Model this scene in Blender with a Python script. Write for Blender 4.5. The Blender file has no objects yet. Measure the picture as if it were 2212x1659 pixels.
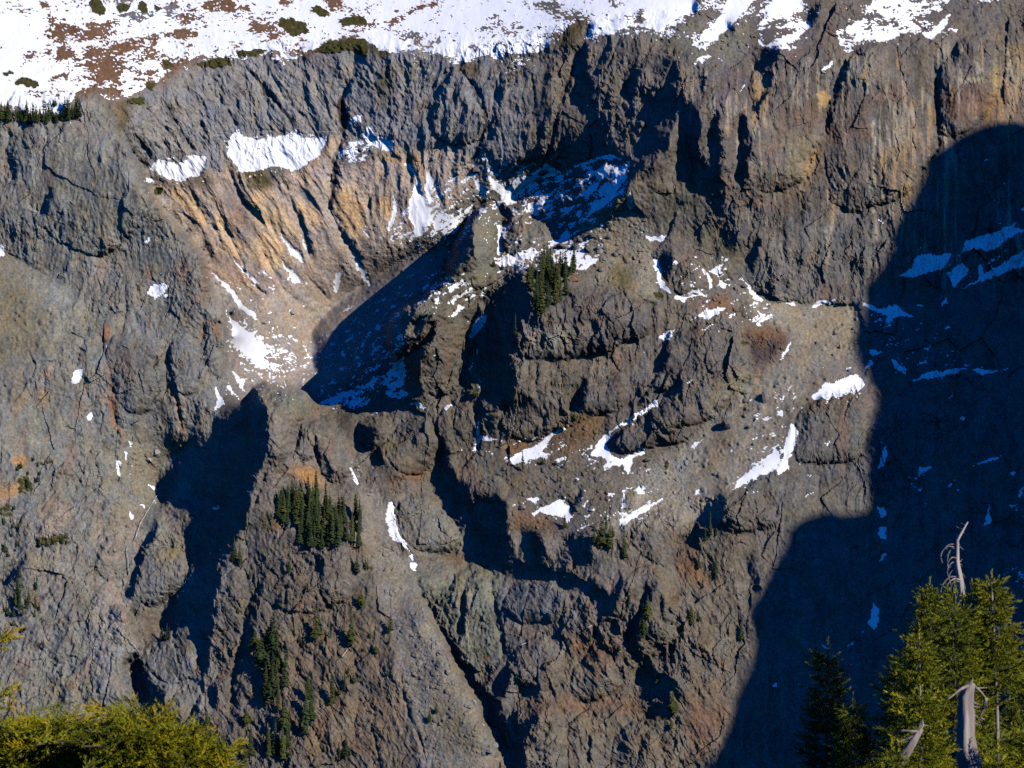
import bpy, bmesh, math, random
import numpy as np
from mathutils import Vector
from mathutils.geometry import tessellate_polygon

# ---------------------------------------------------------------- camera, sky, sun, exposure
SC = bpy.context.scene
COL = SC.collection
SUN_AZ, SUN_EL = math.radians(50), math.radians(28)    # to the right of straight behind the camera; height
SUN = np.array([math.cos(SUN_EL) * math.sin(SUN_AZ), -math.cos(SUN_EL) * math.cos(SUN_AZ), math.sin(SUN_EL)])

cam = bpy.data.cameras.new('camera')
cam.sensor_width = 36.0
cam.lens = 36.0 * 5640.0 / 2500.0
cam.clip_start, cam.clip_end = .5, 30000
cam.dof.use_dof = True
cam.dof.focus_distance = 1300
cam.dof.aperture_fstop = 7.0
cam_ob = bpy.data.objects.new('camera', cam)
cam_ob.rotation_euler = (math.radians(90), 0, 0)
COL.objects.link(cam_ob)
SC.camera = cam_ob

world = bpy.data.worlds.new('World'); SC.world = world; world.use_nodes = True
wn = world.node_tree.nodes; wl = world.node_tree.links; wn.clear()
sky = wn.new('ShaderNodeTexSky'); sky.sky_type = 'NISHITA'; sky.sun_disc = False
sky.sun_elevation = SUN_EL
sky.sun_rotation = math.atan2(SUN[0], SUN[1])
sky.altitude = 1800; sky.air_density = 1.0; sky.dust_density = .0; sky.ozone_density = 8.0
tint = wn.new('ShaderNodeMix'); tint.data_type = 'RGBA'; tint.blend_type = 'MULTIPLY'; tint.inputs['Factor'].default_value = 1
tint.inputs['B'].default_value = (.03, .44, 1.0, 1)    # the deep blue of a high mountain sky, over the whole dome
bg = wn.new('ShaderNodeBackground'); bg.inputs['Strength'].default_value = .12
wo = wn.new('ShaderNodeOutputWorld')
wl.new(sky.outputs['Color'], tint.inputs['A']); wl.new(tint.outputs['Result'], bg.inputs['Color'])
wl.new(bg.outputs[0], wo.inputs['Surface'])

sun = bpy.data.lights.new('sun', 'SUN'); sun.energy = 5.0; sun.angle = math.radians(.53); sun.color = (1, .925, .80)
sun_ob = bpy.data.objects.new('sun', sun)
sun_ob.rotation_euler = Vector(tuple(-SUN)).to_track_quat('-Z', 'Y').to_euler()
COL.objects.link(sun_ob)

SC.view_settings.view_transform = 'Standard'; SC.view_settings.look = 'None'
SC.view_settings.exposure = 0; SC.view_settings.gamma = 1; SC.view_settings.use_curve_mapping = False
SC.render.engine = 'CYCLES'
SC.cycles.max_bounces = 4; SC.cycles.diffuse_bounces = 0; SC.cycles.glossy_bounces = 1; SC.cycles.transparent_max_bounces = 4
SC.cycles.use_denoising = False
SC.cycles.use_adaptive_sampling = True

# ---------------------------------------------------------------- image tracing of the valley wall
# Features traced on image crops; each has an origin and scale in image pixels.
CROP = {'1': (0, 0, .42194), '2': (800, 0, .42194), '3': (1600, 0, .42194), '4': (0, 600, .42194), '5': (800, 600, .42194),
         '6': (1600, 600, .42194), '7': (0, 1200, .40687), '8': (800, 1200, .40687), '9': (1600, 1200, .40687),
         'A': (1000, 400, .27125), 'B': (0, 880, .27125), 'E': (1400, 1100, .27125), 'F': (1500, 0, .27125), 'Z': (0, 0, 1.13), 'R': (0, 0, 1.0)}


def pts(s):
    t = s.split()
    if t[0] in CROP:
        (ox, oy, k), t = CROP[t[0]], t[1:]
    else:
        ox, oy, k = (float(a) for a in t[:3]); t = t[3:]
    out = []
    for a in t:
        a = [float(c) for c in a.split(',')]
        out.append([ox + k * a[0], oy + k * a[1]] + [k * c for c in a[2:]])
    return np.array(out)


# ground shaped to turn left, away from the sun: shaded flanks and cast shadows
FLANKS = """
F 560,560 620,655 565,760 560,850 570,960 545,1070 510,1180 500,1330 380,1380 330,1480 200,1560 90,1650 0,1655 0,1430 180,1410 215,1330 240,1180 290,1090 340,960 380,850 470,760 490,620
F 670,930 760,960 770,1060 780,1200 760,1310 800,1420 850,1500 860,1640 700,1640 640,1600 560,1640 575,1300 575,1070 600,970
F 830,1090 930,1000 950,1100 940,1200 960,1340 940,1640 900,1600 850,1420 835,1280
F 1110,1060 1180,1040 1170,1250 1230,1370 1180,1500 1160,1640 1100,1640 1100,1300
F 1220,980 1330,820 1340,700 1430,600 1420,680 1380,780 1320,940 1260,1010
F 1230,600 1330,430 1500,440 1440,560 1300,640
F 1905,1180 1885,1060 1915,940 1980,790 2060,560 2100,560 2030,760 1950,960 1945,1080 1920,1170
F 30,820 150,620 210,600 300,520 210,640 190,740 200,860 200,960 165,1010 130,930
F 255,880 310,800 320,900 300,1000 285,1080
F 680,90 740,0 770,40 715,110
F 1010,200 1080,230 1090,290 1020,265
F 1730,140 1860,20 1830,120 1800,220 1740,240
3 120,900 170,930 250,1090 240,1130 170,1060
3 320,1040 370,900 385,1150 395,1270 350,1240
3 470,850 530,880 500,1060 470,1040
3 520,1510 590,1380 610,1400 560,1540
2 1415,290 1500,230 1510,330 1480,420 1540,480 1530,590 1490,660 1490,720 1440,600 1400,560 1430,460
2 1540,430 1560,330 1640,210 1630,290 1580,410
2 1480,220 1520,130 1545,120 1510,210
2 570,630 640,560 620,680 590,760
2 920,830 930,770 985,715 960,800
2 610,560 690,420 735,370 720,460 650,560
2 960,540 1000,480 1010,560 980,620
A 940,340 1010,240 1110,190 1350,80 1500,0 2000,0 2000,60 1930,300 1840,380 1740,420 1560,490 1430,580 1310,660 1300,600 1200,500 1080,470 1040,420 950,440 900,560 860,620 850,820 800,830 790,660 830,560 800,450 740,370 800,360 890,390
5 740,30 560,30 400,110 270,200 120,290 0,385 0,850 110,810 170,720 220,680 330,770 330,830 430,820 520,880 550,860 490,780 470,700 450,600 455,480 560,280 680,210 760,150 720,90
4 1900,410 1850,430 1790,520 1830,590 1800,620 1840,750 1780,850 1830,910 1900,865
A 480,620 540,500 555,650 570,780 520,900 400,960 380,900 420,740
A 880,980 960,960 1010,960 1050,1100 1080,1240 1060,1370 1000,1400 960,1380 940,1600 960,1659 490,1659 520,1600 530,1540 590,1420 700,1340 650,1240 800,1120
5 780,700 800,600 1050,620 1060,730 1080,830 1050,930 960,830 900,880 880,800 780,830 755,780
A 30,1440 220,1340 200,1400 100,1500 0,1560
A 0,1659 60,1659 190,1480 260,1440 200,1560 130,1659
5 455,640 520,580 600,540 560,600 520,700 520,800 560,880 500,850 470,760
5 1395,960 1410,900 1500,750 1490,850 1450,950
5 250,1220 310,1160 335,1270 260,1275
5 135,1100 200,1030 300,1080 250,1150 180,1170
5 840,1010 855,930 900,850 885,930 890,1000 870,1060
5 630,1170 690,1200 700,1300 760,1380 820,1380 840,1500 850,1659 760,1650 700,1560 650,1490 600,1380 620,1280
5 860,1500 960,1420 1040,1500 1040,1659 930,1659
5 1605,1150 1640,1100 1720,1050 1660,1130 1650,1200
5 1930,870 2060,760 2060,820 1980,880
5 1815,1060 1840,980 1870,980 1860,1090
5 1395,1560 1410,1500 1480,1390 1475,1450 1430,1530
5 1900,700 1960,560 1990,600 1950,700
6 0,720 30,640 60,550 50,660 30,740
6 15,100 60,50 90,60 80,180 40,160
6 365,1060 400,1010 420,1010 400,1065
6 280,1600 330,1470 400,1440 390,1500 360,1600 330,1640
8 690,0 850,0 870,90 1000,120 1090,220 1110,380 1230,470 1450,480 1600,540 1710,650 1710,750 1640,760 1630,700 1540,630 1430,590 1330,540 1080,500 980,490 950,450 850,450 800,350 820,220 730,130
8 1165,230 1260,250 1320,400 1200,390
8 1410,280 1560,280 1590,420 1500,420 1430,340
8 515,540 560,610 650,790 700,800 740,900 780,880 790,1000 870,1110 940,1170 970,1230 1050,1270 1060,1300 1000,1380 1090,1350 1100,1500 1190,1550 1180,1659 1060,1659 1030,1540 960,1440 900,1310 850,1200 720,950 650,820 560,660
8 775,840 800,640 830,560 815,700 800,840
8 985,560 1015,690 1055,880 1045,960 1010,820 985,660
8 970,1200 1050,1040 1085,1060 1075,1240 1000,1230
8 1120,1160 1290,1200 1250,1220 1150,1195
8 1095,1400 1150,1380 1260,1340 1200,1450 1150,1490
8 1690,620 1760,480 1780,560 1730,680
8 1790,880 1870,700 1900,560 1960,580 1900,780 1850,900 1810,960
8 1840,1080 1900,1040 1960,1120 2050,1100 2080,1200 1990,1250 1920,1220 1930,1140
8 1890,1340 1990,1270 2040,1330 1950,1360
E 1550,1000 1600,980 1610,1080 1640,1150 1700,1160 1680,1240 1670,1300 1590,1260 1600,1140
E 1000,830 1090,650 1150,680 1130,800 1100,870 1010,890
E 1090,650 1250,430 1380,400 1340,560 1300,620 1180,640
4 900,1370 960,1290 1000,1190 1060,1150 1200,1090 1260,970 1350,920 1450,900 1500,870 1540,920 1560,1200 1520,1240 1470,1350 1440,1430 1430,1600 1350,1659 1220,1659 1180,1580 1110,1490 1020,1450 930,1480
7 950,0 1430,0 1440,200 1380,380 1310,430 1320,560 1290,620 1260,900 1240,1110 1200,1050 1170,820 1130,730 1060,800 980,850 970,770 1000,660 1090,560 1120,420 1100,340 1120,250 1210,150 1190,70 1060,40
7 735,620 800,440 860,300 960,170 930,260 860,400 800,560 790,650
7 760,1040 830,970 870,1040 880,1150 990,1200 1000,1380 830,1340 790,1200
7 1385,1130 1430,950 1480,700 1500,620 1590,490 1540,640 1500,860 1480,960 1400,1280 1380,1290
7 1060,1420 1100,1360 1180,1330 1215,1190 1150,1300
7 1240,1110 1280,1180 1300,1320 1270,1270
7 0,570 60,480 190,370 130,460 30,560
4 1690,1170 1750,1030 1765,1040 1720,1150
4 1810,1190 1820,1060 1835,1060 1825,1190
4 955,640 985,560 985,700 1005,800 1035,885 1005,860 970,760
1 210,1240 240,1160 300,1080 285,1250
1 40,930 55,740 65,900 95,960 60,1060
"""

# where a nearer body stands in front of a farther one: depth step, front side ('R' or 'L' of the drawing direction)
STEPS = """
260 R 1 640,690 720,830 850,1050 930,1220 1040,1330 1150,1450 1200,1600 1240,1700 1300,1790 1310,1920 1320,2040 1310,2180
420 L A 790,365 700,375 620,430 545,500 480,620 420,740 350,930 330,1040 180,1150 30,1260 -140,1350 -200,1480 -190,1600 -150,1750 -60,1900
190 R 4 1340,925 1450,905 1480,830 1540,800 1650,820 1770,850 1840,930 1870,960
0 L 2 2160,40 2060,80 1930,180 1885,330 1850,420 1840,560 1830,700 1800,820 1780,910
15 L A 2000,-20 1800,-50 1500,0 1350,80 1110,190 1010,240 940,340 880,390 800,365
0 L 5 -60,990 -180,950 -230,1000 -120,1150 -30,1320 40,1400
150 R 8 515,520 560,640 650,810 720,950 850,1190 960,1440 1060,1659
90 R 7 700,620 720,680 790,780 840,960 760,1040 790,1200 830,1340
"""

# zones of slope: cotangent of the slope angle
SLOPES = """
1.7 R -200,-160 2500,-160 2400,0 1900,0 1600,20 1500,30 1400,40 1250,90 1000,130 850,110 700,90 540,120 420,180 330,200 250,225 180,215 0,225 -200,225
1.0 3 -60,180 220,0 1000,0 920,300 600,270 420,400 200,300 40,260
.9 3 1050,190 1260,0 1900,0 1640,220 1310,240 1060,290
1.25 1 870,990 1120,890 1340,760 1890,790 1860,900 1690,1000 1400,1010 1040,1050
1.25 2 80,950 60,800 200,660 290,790 380,860 300,870
.95 1 850,1060 1000,1050 1330,960 1550,1080 1860,920 2133,940 2800,850 2800,1250 2500,1500 2133,1900 1500,1900 1150,1450
1.4 4 1300,375 1830,300 2133,200 2500,0 2133,700 1830,900 1450,900 1240,970 1310,700
.35 2 0,260 700,330 1900,180 1830,850 1300,960 850,900 400,820 0,780
.55 1 330,640 900,480 1400,300 2133,240 2133,760 1700,780 1350,760 900,930
1.1 4 -200,-100 60,30 300,180 480,300 480,420 300,700 100,1000 -200,1100
.25 1 -200,640 480,660 620,750 850,1050 900,1180 1160,1500 800,1500 500,1640 0,1430 -200,1400
.45 4 300,400 600,200 1200,150 1300,700 1200,1000 1000,1100 700,1100 400,1500 0,1600 0,900
1.0 4 700,1150 1000,1100 900,1370 930,1480 820,1659 720,1659
.2 3 0,500 600,350 1100,330 1600,260 2133,260 2133,1700 1200,1659 500,1500 300,1200 0,1100
.2 6 500,0 1350,0 1350,300 900,330 520,180
1.2 A 1560,490 1950,300 2000,430 2212,500 2212,1260 2000,1240 1900,1200 1560,1080 1500,1060 1310,960 1170,780 1250,700
1.2 6 150,300 400,200 740,330 1170,340 1190,560 1220,780 900,890 830,1000 780,1200 550,1390 300,1600 -350,1450 -250,1250 -100,1230 0,1130 200,1150 480,950 640,720 800,540 500,480 400,380
.25 5 850,430 1200,400 1400,300 1700,250 1950,360 2000,500 1600,650 1500,950 1400,1000 1250,1130 1050,1120 870,1050 1050,800
1.0 5 1050,1220 1390,1030 1620,950 1640,1200 2133,1150 2400,1150 2133,1500 1850,1560 1700,1620 1450,1650 1100,1600 1060,1500 830,1350
.3 4 1450,900 1540,800 1840,930 2000,1100 2060,1330 1880,1400 1700,1250 1650,1400 1540,1500 1430,1500
.7 4 1700,1260 1860,1280 2060,1500 2060,1659 1650,1659 1600,1450
.85 8 200,0 340,0 520,520 850,1200 1060,1659 600,1659 400,1000 280,500
1.5 8 520,500 620,370 850,390 840,470 620,510
.3 8 520,520 860,480 1330,540 1640,740 1300,1200 1080,1240 780,880
.2 8 870,90 1090,250 1550,280 1800,350 1720,700 1400,560 1110,480
1.3 8 1080,120 1400,50 1560,180 1400,260 1150,210
.25 7 850,950 1120,740 1200,1100 1000,1400 880,1200
.3 9 600,0 900,-100 1250,-200 2300,-600 2300,1700 500,1700 200,1659 300,1400
"""

# snow: density, polygon
SNOW = """
.42 A 940,360 1010,250 1350,100 1500,10 2000,20 1920,300 1740,430 1560,490 1430,580 1200,500 1000,440
.36 A 700,980 850,840 1180,780 1250,700 1560,500 1760,430 1700,900 1500,960 1300,960 900,960
.34 A 100,1150 400,1000 700,940 720,1040 500,1300 200,1340
.40 2 560,1100 900,900 1300,950 1080,1190 860,1250 700,1420 480,1440 300,1380
.24 4 1500,100 1760,160 1900,330 1700,480 1560,420 1350,260
.30 5 860,1180 1300,1060 1640,1160 1500,1300 1100,1280
.30 6 60,60 420,60 700,420 560,480 300,340 100,320
.28 6 500,900 820,800 820,1000 780,1300 500,1400 560,1100
.28 5 1050,1440 1900,1400 1800,1640 1050,1600
.26 6 1220,340 1500,400 1900,700 1500,800 1240,640
.88 1 -300,-300 600,-300 430,40 330,120 250,300 330,420 470,500 430,570 330,640 230,620 0,610 -300,600
.60 1 200,-300 1300,-300 1300,260 1000,330 820,330 560,300 300,300 250,150
.46 1 230,420 400,250 650,160 850,190 1000,330 1110,405 1000,400 960,470 850,480 860,520 720,575 600,560 520,530 470,520 330,420
.68 1 930,220 1030,110 1070,180 1090,250 1200,330 1250,330 1370,335 1420,290 1540,300 1610,290 1660,350 1760,345 1860,230 1990,225 2133,240 2133,-300 1050,-300 1330,60 1200,150
.96 1 850,340 820,360 870,370 960,420 900,330
.72 2 -20,-300 2133,-300 2133,20 2100,70 1990,110 1900,170 1760,160 1640,210 1560,200 1490,225 1530,120 1420,130 1350,190 1330,270 1200,300 1040,310 960,350 930,310 800,340 745,385 700,350 600,300 480,300 400,310 180,235 130,225 0,230
.95 3 -10,-200 225,-200 225,0 200,60 130,110 30,175 -10,170
.93 3 470,-200 590,-200 590,0 500,90 440,160 380,190 290,270 205,265 250,200 320,160 380,90
.78 3 690,-100 850,-100 870,40 740,70 720,140 880,110 910,150 830,230 720,265 600,260 590,150 650,60
.62 3 1050,190 1190,110 1260,10 1400,-60 1780,-60 1640,60 1480,110 1530,160 1470,180 1310,240 1200,250 1120,300 1060,270
.9 3 1540,190 1620,180 1650,110 1720,80 1660,190 1610,235
.9 3 1695,175 1750,165 1735,188
.9 3 1820,-40 2030,-40 2010,0 1900,18
.9 3 960,390 1030,345 1030,370 980,400
.9 3 490,520 520,485 520,505 500,525
.8 3 210,365 330,320 360,325 280,370 230,375
.97 1 870,975 930,930 1060,940 1120,890 1190,890 1180,960 1150,1020 1040,1045 950,1020
.9 1 835,1020 900,1045 910,1058 850,1050
.9 1 1310,890 1370,760 1420,790 1500,800 1690,790 1710,745 1760,790 1890,790 1860,900 1740,970 1690,990 1580,950 1480,1000 1400,1000 1350,950
.97 2 120,710 130,680 195,660 190,710
.97 2 200,790 240,725 290,790 380,820 370,870 300,865 250,840
.55 2 80,950 60,880 150,790 250,840 220,940
.95 1 1610,1340 1700,1430 1760,1500 1750,1530 1690,1470
.9 1 1620,1480 1690,1570 1740,1640 1700,1645
.7 1 1740,1360 1780,1440 1760,1450
.8 1 1345,1490 1420,1560 1510,1650 1470,1650
.97 1 2035,1450 2110,1560 2155,1659 2100,1610
.8 1 1940,1560 1970,1580 1950,1700 1925,1680
.8 1 1520,1540 1560,1600 1530,1590
.97 1 818,1400 880,1370 850,1405
.92 2 470,1190 500,1100 520,1050 450,940 480,950 540,1060 560,1150 620,1230 640,1290 560,1300 540,1370 500,1370 470,1420 500,1330 460,1230
.92 2 580,980 620,1040 600,1090 580,1160 560,1130
.92 2 360,1250 385,1130 397,1230 370,1330 350,1310
.8 2 212,1290 240,1380 220,1375
.7 2 360,1350 400,1405 370,1390
.62 2 600,1200 760,1250 830,1180 820,1250 770,1310 700,1360 620,1330
.93 2 840,950 880,990 860,1040 920,1080 910,1130 850,1090 850,1000
.7 2 920,1010 1000,1070 1080,1100 1010,1130 940,1060
.95 2 1080,1030 1180,1020 1270,940 1350,1000 1280,1030 1160,1080 1080,1150 1040,1190 1000,1150 1060,1090
.8 2 1430,970 1480,940 1640,895 1720,910 1560,930 1480,960
.62 2 1510,1000 1620,950 1740,930 1720,1000 1660,1120 1600,1200 1480,1260 1600,1130 1500,1080
.92 2 1690,1000 1720,1010 1660,1130 1600,1200 1480,1270 1600,1140
.7 2 1160,1230 1250,1130 1430,1010 1320,1090 1240,1200 1220,1250
.93 2 980,1300 1050,1295 1010,1380 1000,1480 978,1470
.9 2 1430,1250 1470,1210 1455,1265
.93 2 1260,1430 1390,1325 1405,1370 1310,1410
.85 2 1140,1285 1230,1255 1160,1290
.8 2 980,1500 1060,1470 1190,1440 1220,1460 1130,1520 1010,1530
.72 2 1290,1540 1390,1450 1480,1440 1520,1490 1570,1500 1500,1560 1400,1540
.95 2 1725,1160 1755,1105 1768,1200 1740,1225
.8 2 1760,1310 1850,1370 1960,1350 1940,1390 1860,1390
.85 2 1880,1480 1940,1600 1935,1640 1900,1540
.93 4 855,270 880,220 960,215 980,235 940,280 900,310
.8 4 940,285 1000,280 960,297
.97 4 405,760 440,715 488,712 450,780 420,788
.97 4 497,980 530,953 537,990 510,1012
.9 4 608,580 622,575 621,617
.97 4 -60,-30 20,10 22,50 0,68 -60,60
.96 4 1300,375 1400,480 1500,560 1570,620 1530,640 1560,720 1500,710 1400,600 1350,550 1330,450
.9 4 1205,130 1300,210 1370,290 1490,410 1500,440 1400,370 1300,250
.95 4 1308,800 1325,800 1370,870 1345,860
.92 4 1220,780 1270,850 1310,920 1240,975 1262,900
.75 4 1320,690 1420,770 1410,850 1370,770
.34 4 1500,450 1800,560 1830,740 1560,730 1570,620 1480,520
.30 4 1420,700 1700,740 1800,820 1500,800
.9 4 668,1230 690,1240 690,1340 680,1365 670,1300
.9 4 725,1190 742,1190 735,1248
.7 4 735,1120 775,1140 760,1165
.95 4 845,1370 910,1415 880,1422
.95 4 798,1485 842,1495 835,1512
.92 4 748,1550 790,1572 762,1585
.93 4 2018,1278 2035,1285 2078,1380 2060,1385
.30 4 1800,540 1860,430 2000,380 2133,350 2133,700 2000,800 1850,880 1830,700
.26 5 0,390 250,240 700,60 700,200 450,450 440,640 300,750 220,670 0,700
.42 5 290,560 450,500 440,660 380,740 300,700
.75 4 1835,920 1960,850 2080,820 2060,850 1930,930 1860,937
.6 5 60,900 200,800 300,760 240,900 150,960
.95 5 820,525 860,430 928,393 900,470 850,530
.9 5 862,585 873,590 873,632 861,632
.85 5 800,718 865,672 820,725
.9 5 875,775 885,800 880,840 870,830
.93 5 660,945 740,880 692,952
.93 5 490,912 540,900 583,968 550,945
.65 5 340,850 380,820 430,830 480,885 430,890 350,887
.75 5 320,800 380,700 440,640 450,720 430,820 360,820
.93 5 838,1195 866,1100 858,1030 872,1020 880,1090 990,1128 930,1130 880,1115 850,1190
.85 5 750,1210 770,1170 775,1180
.92 5 1050,1225 1130,1190 1240,1130 1395,1030 1290,1120 1230,1190 1270,1205 1120,1255 1080,1262
.6 5 1280,1235 1420,1200 1420,1220 1340,1250
.93 5 1520,1215 1580,1120 1680,1040 1800,960 1870,910 1900,880 1908,920 1820,975 1660,1065 1610,1145 1640,1220 1700,1240 1820,1160 1832,1200 1770,1235 1740,1335 1700,1270 1600,1295 1610,1230
.7 5 1590,1300 1640,1250 1650,1280
.85 5 1825,1310 1870,1260 1850,1300
.92 5 1158,1475 1230,1458 1200,1492
.9 5 1170,1555 1290,1490 1330,1463 1390,1500 1400,1590 1330,1550 1240,1542
.9 5 1420,1350 1460,1345 1450,1358
.85 5 1690,1625 1720,1560 1850,1490 1945,1455 1880,1505 1780,1565 1720,1615
.93 5 1692,1500 1715,1405 1720,1420 1705,1530
.6 5 1740,1400 1850,1390 1830,1440
.95 5 328,1560 350,1500 380,1492 400,1600 418,1650 390,1655 340,1590
.9 5 600,645 620,645 610,655
.85 5 685,410 760,340 790,360 740,390
.85 5 690,250 790,190 800,200 700,265
.9 5 715,320 830,238 835,250 740,320
.92 5 880,295 905,225 915,240 905,300
.95 5 618,310 645,308 632,345
.85 5 970,105 1060,50 1150,30 1220,40 1110,90 990,130
.92 5 1940,515 2015,483 1975,525
.85 5 1900,545 1960,525 1940,545
.92 5 2015,308 2140,258 2140,285 2055,318
.7 5 1825,620 1845,605 1850,622
.9 6 255,115 300,150 330,200 322,262 298,170
.85 6 308,140 395,103 350,180 405,220 390,252 350,165
.75 6 0,70 30,90 50,200 95,280 60,270 30,210 0,130
.9 6 105,300 220,262 300,285 240,290 140,318
.85 6 492,182 560,250 622,312 640,330 590,310
.7 6 565,330 620,400 600,400
.55 6 530,430 640,380 690,420 600,470
.82 6 185,448 280,380 400,348 310,432 240,420
.85 6 0,545 60,495 120,480 90,545
.8 6 255,495 345,460 300,495
.93 6 898,352 940,325 1052,318 1000,340 915,362
.85 6 735,325 795,330 822,362
.95 6 700,665 750,600 808,543 735,640
.9 6 905,870 950,830 1070,770 1160,735 1222,790 1180,830 1050,880 920,887
.92 6 768,1055 790,1022 822,1060 812,1130 780,1210 772,1290 700,1345 690,1300 740,1230
.85 6 440,1407 500,1340 600,1270 690,1160 735,1220 690,1290 540,1392
.85 6 695,965 742,955 742,985 718,995
.85 6 608,1005 658,978 632,1008
.85 6 228,1455 258,1395 268,1440
.85 6 190,1165 275,1120 230,1168
.85 6 840,1455 930,1413 870,1450
.8 6 712,875 748,858 738,898
.8 6 970,1145 1035,1120 990,1150
.7 6 180,800 230,780 200,805
.7 6 0,1480 60,1455 20,1490
.7 6 420,1190 440,1180 435,1200
.6 6 800,1270 860,1245 850,1265
.55 6 850,1340 960,1310 890,1340
.93 6 1195,342 1220,335 1290,362 1400,342 1495,410 1410,415 1330,445 1345,400 1270,378
.8 6 1240,588 1320,615 1255,640
.9 6 1205,725 1250,653 1272,690
.95 6 1352,655 1380,660 1452,715 1442,748 1400,710
.98 6 1465,787 1600,735 1700,708 1795,710 1650,752 1560,780
.95 6 1815,724 1870,715 2060,714 1950,728 1890,745
.8 6 1520,332 1545,330 1572,352
.9 6 1660,488 1702,463 1692,490
.8 6 1640,362 1690,298 1692,330
.98 6 1768,1000 1785,983 1805,1005 1782,1018
.98 6 1318,1200 1342,1132 1347,1220 1325,1285 1292,1297
.8 6 1522,1335 1530,1282 1605,1283 1570,1310
.92 6 1815,1268 1940,1228 2010,1208 1960,1242
.95 6 1288,1515 1328,1513 1322,1572 1300,1562
.95 6 1302,1625 1332,1622 1338,1700 1303,1690
.85 6 1912,1600 1935,1465 1938,1590 1893,1635
.3 6 1400,1330 1750,1330 1760,1430 1560,1450
.7 6 1540,600 1610,570 1570,605
.6 6 1520,690 1590,665 1540,700
.7 6 2040,1310 2100,1290 2060,1340
.6 6 2100,1420 2133,1390 2133,1480
.35 6 2040,1500 2160,1440 2160,1600
.8 6 1670,885 1735,845 1690,888
.95 3 1405,1580 1480,1555 1520,1490 1640,1470 1720,1465 1670,1520 1640,1560 1480,1615
.95 3 1700,1570 1770,1515 1815,1560 1760,1655 1735,1680 1705,1600
.9 3 1870,1540 1895,1530 1900,1600 1870,1610
.95 3 1775,1465 1800,1395 1950,1350 2060,1310 2088,1278 2070,1330 2150,1335 1930,1440 1840,1445
.93 3 1775,1680 1900,1590 1960,1555 2150,1440 2150,1545 1960,1600 1850,1640
.7 3 1895,935 1960,908 1910,940
.7 3 2100,1225 2150,1205 2150,1230
.6 3 2025,1060 2050,1050 2045,1070
.6 3 1855,1135 1900,1130 1880,1142
.6 3 1940,1155 1985,1142 1970,1158
.9 3 1275,1255 1320,1290 1340,1315 1300,1285
.9 9 1338,95 1378,93 1376,158 1350,157
.95 9 1348,208 1388,203 1382,292 1353,282
.9 9 1328,437 1355,372 1382,375
.95 9 1302,668 1342,708 1345,770 1320,825 1283,795 1310,740
.93 9 1210,862 1268,832 1255,850
.93 9 1118,940 1188,893 1180,910
.93 9 990,932 1010,924 1062,942
.93 9 707,1170 755,1132 742,1168
.85 9 1948,228 2000,118 2008,185
.35 9 2080,500 2300,350 2300,560 2100,600
.7 9 1545,640 1580,628 1560,645
.7 9 840,1155 858,1170 855,1180
.9 8 343,120 375,73 400,110 415,200 440,250 505,370 440,320 383,280
.9 8 492,395 528,372 510,412
.85 8 498,430 528,428 532,478 505,475
.9 8 1200,52 1285,43 1230,72
.93 8 1308,92 1380,43 1442,80 1442,185 1400,122 1330,107
.85 8 1215,138 1285,98 1250,135
.88 8 1482,243 1592,187 1530,232
.85 8 1745,175 1790,140 1760,190
.9 8 1535,145 1590,138 1560,158
.6 7 1255,95 1345,68 1300,108
.9 7 778,125 820,165 785,168
"""

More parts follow.
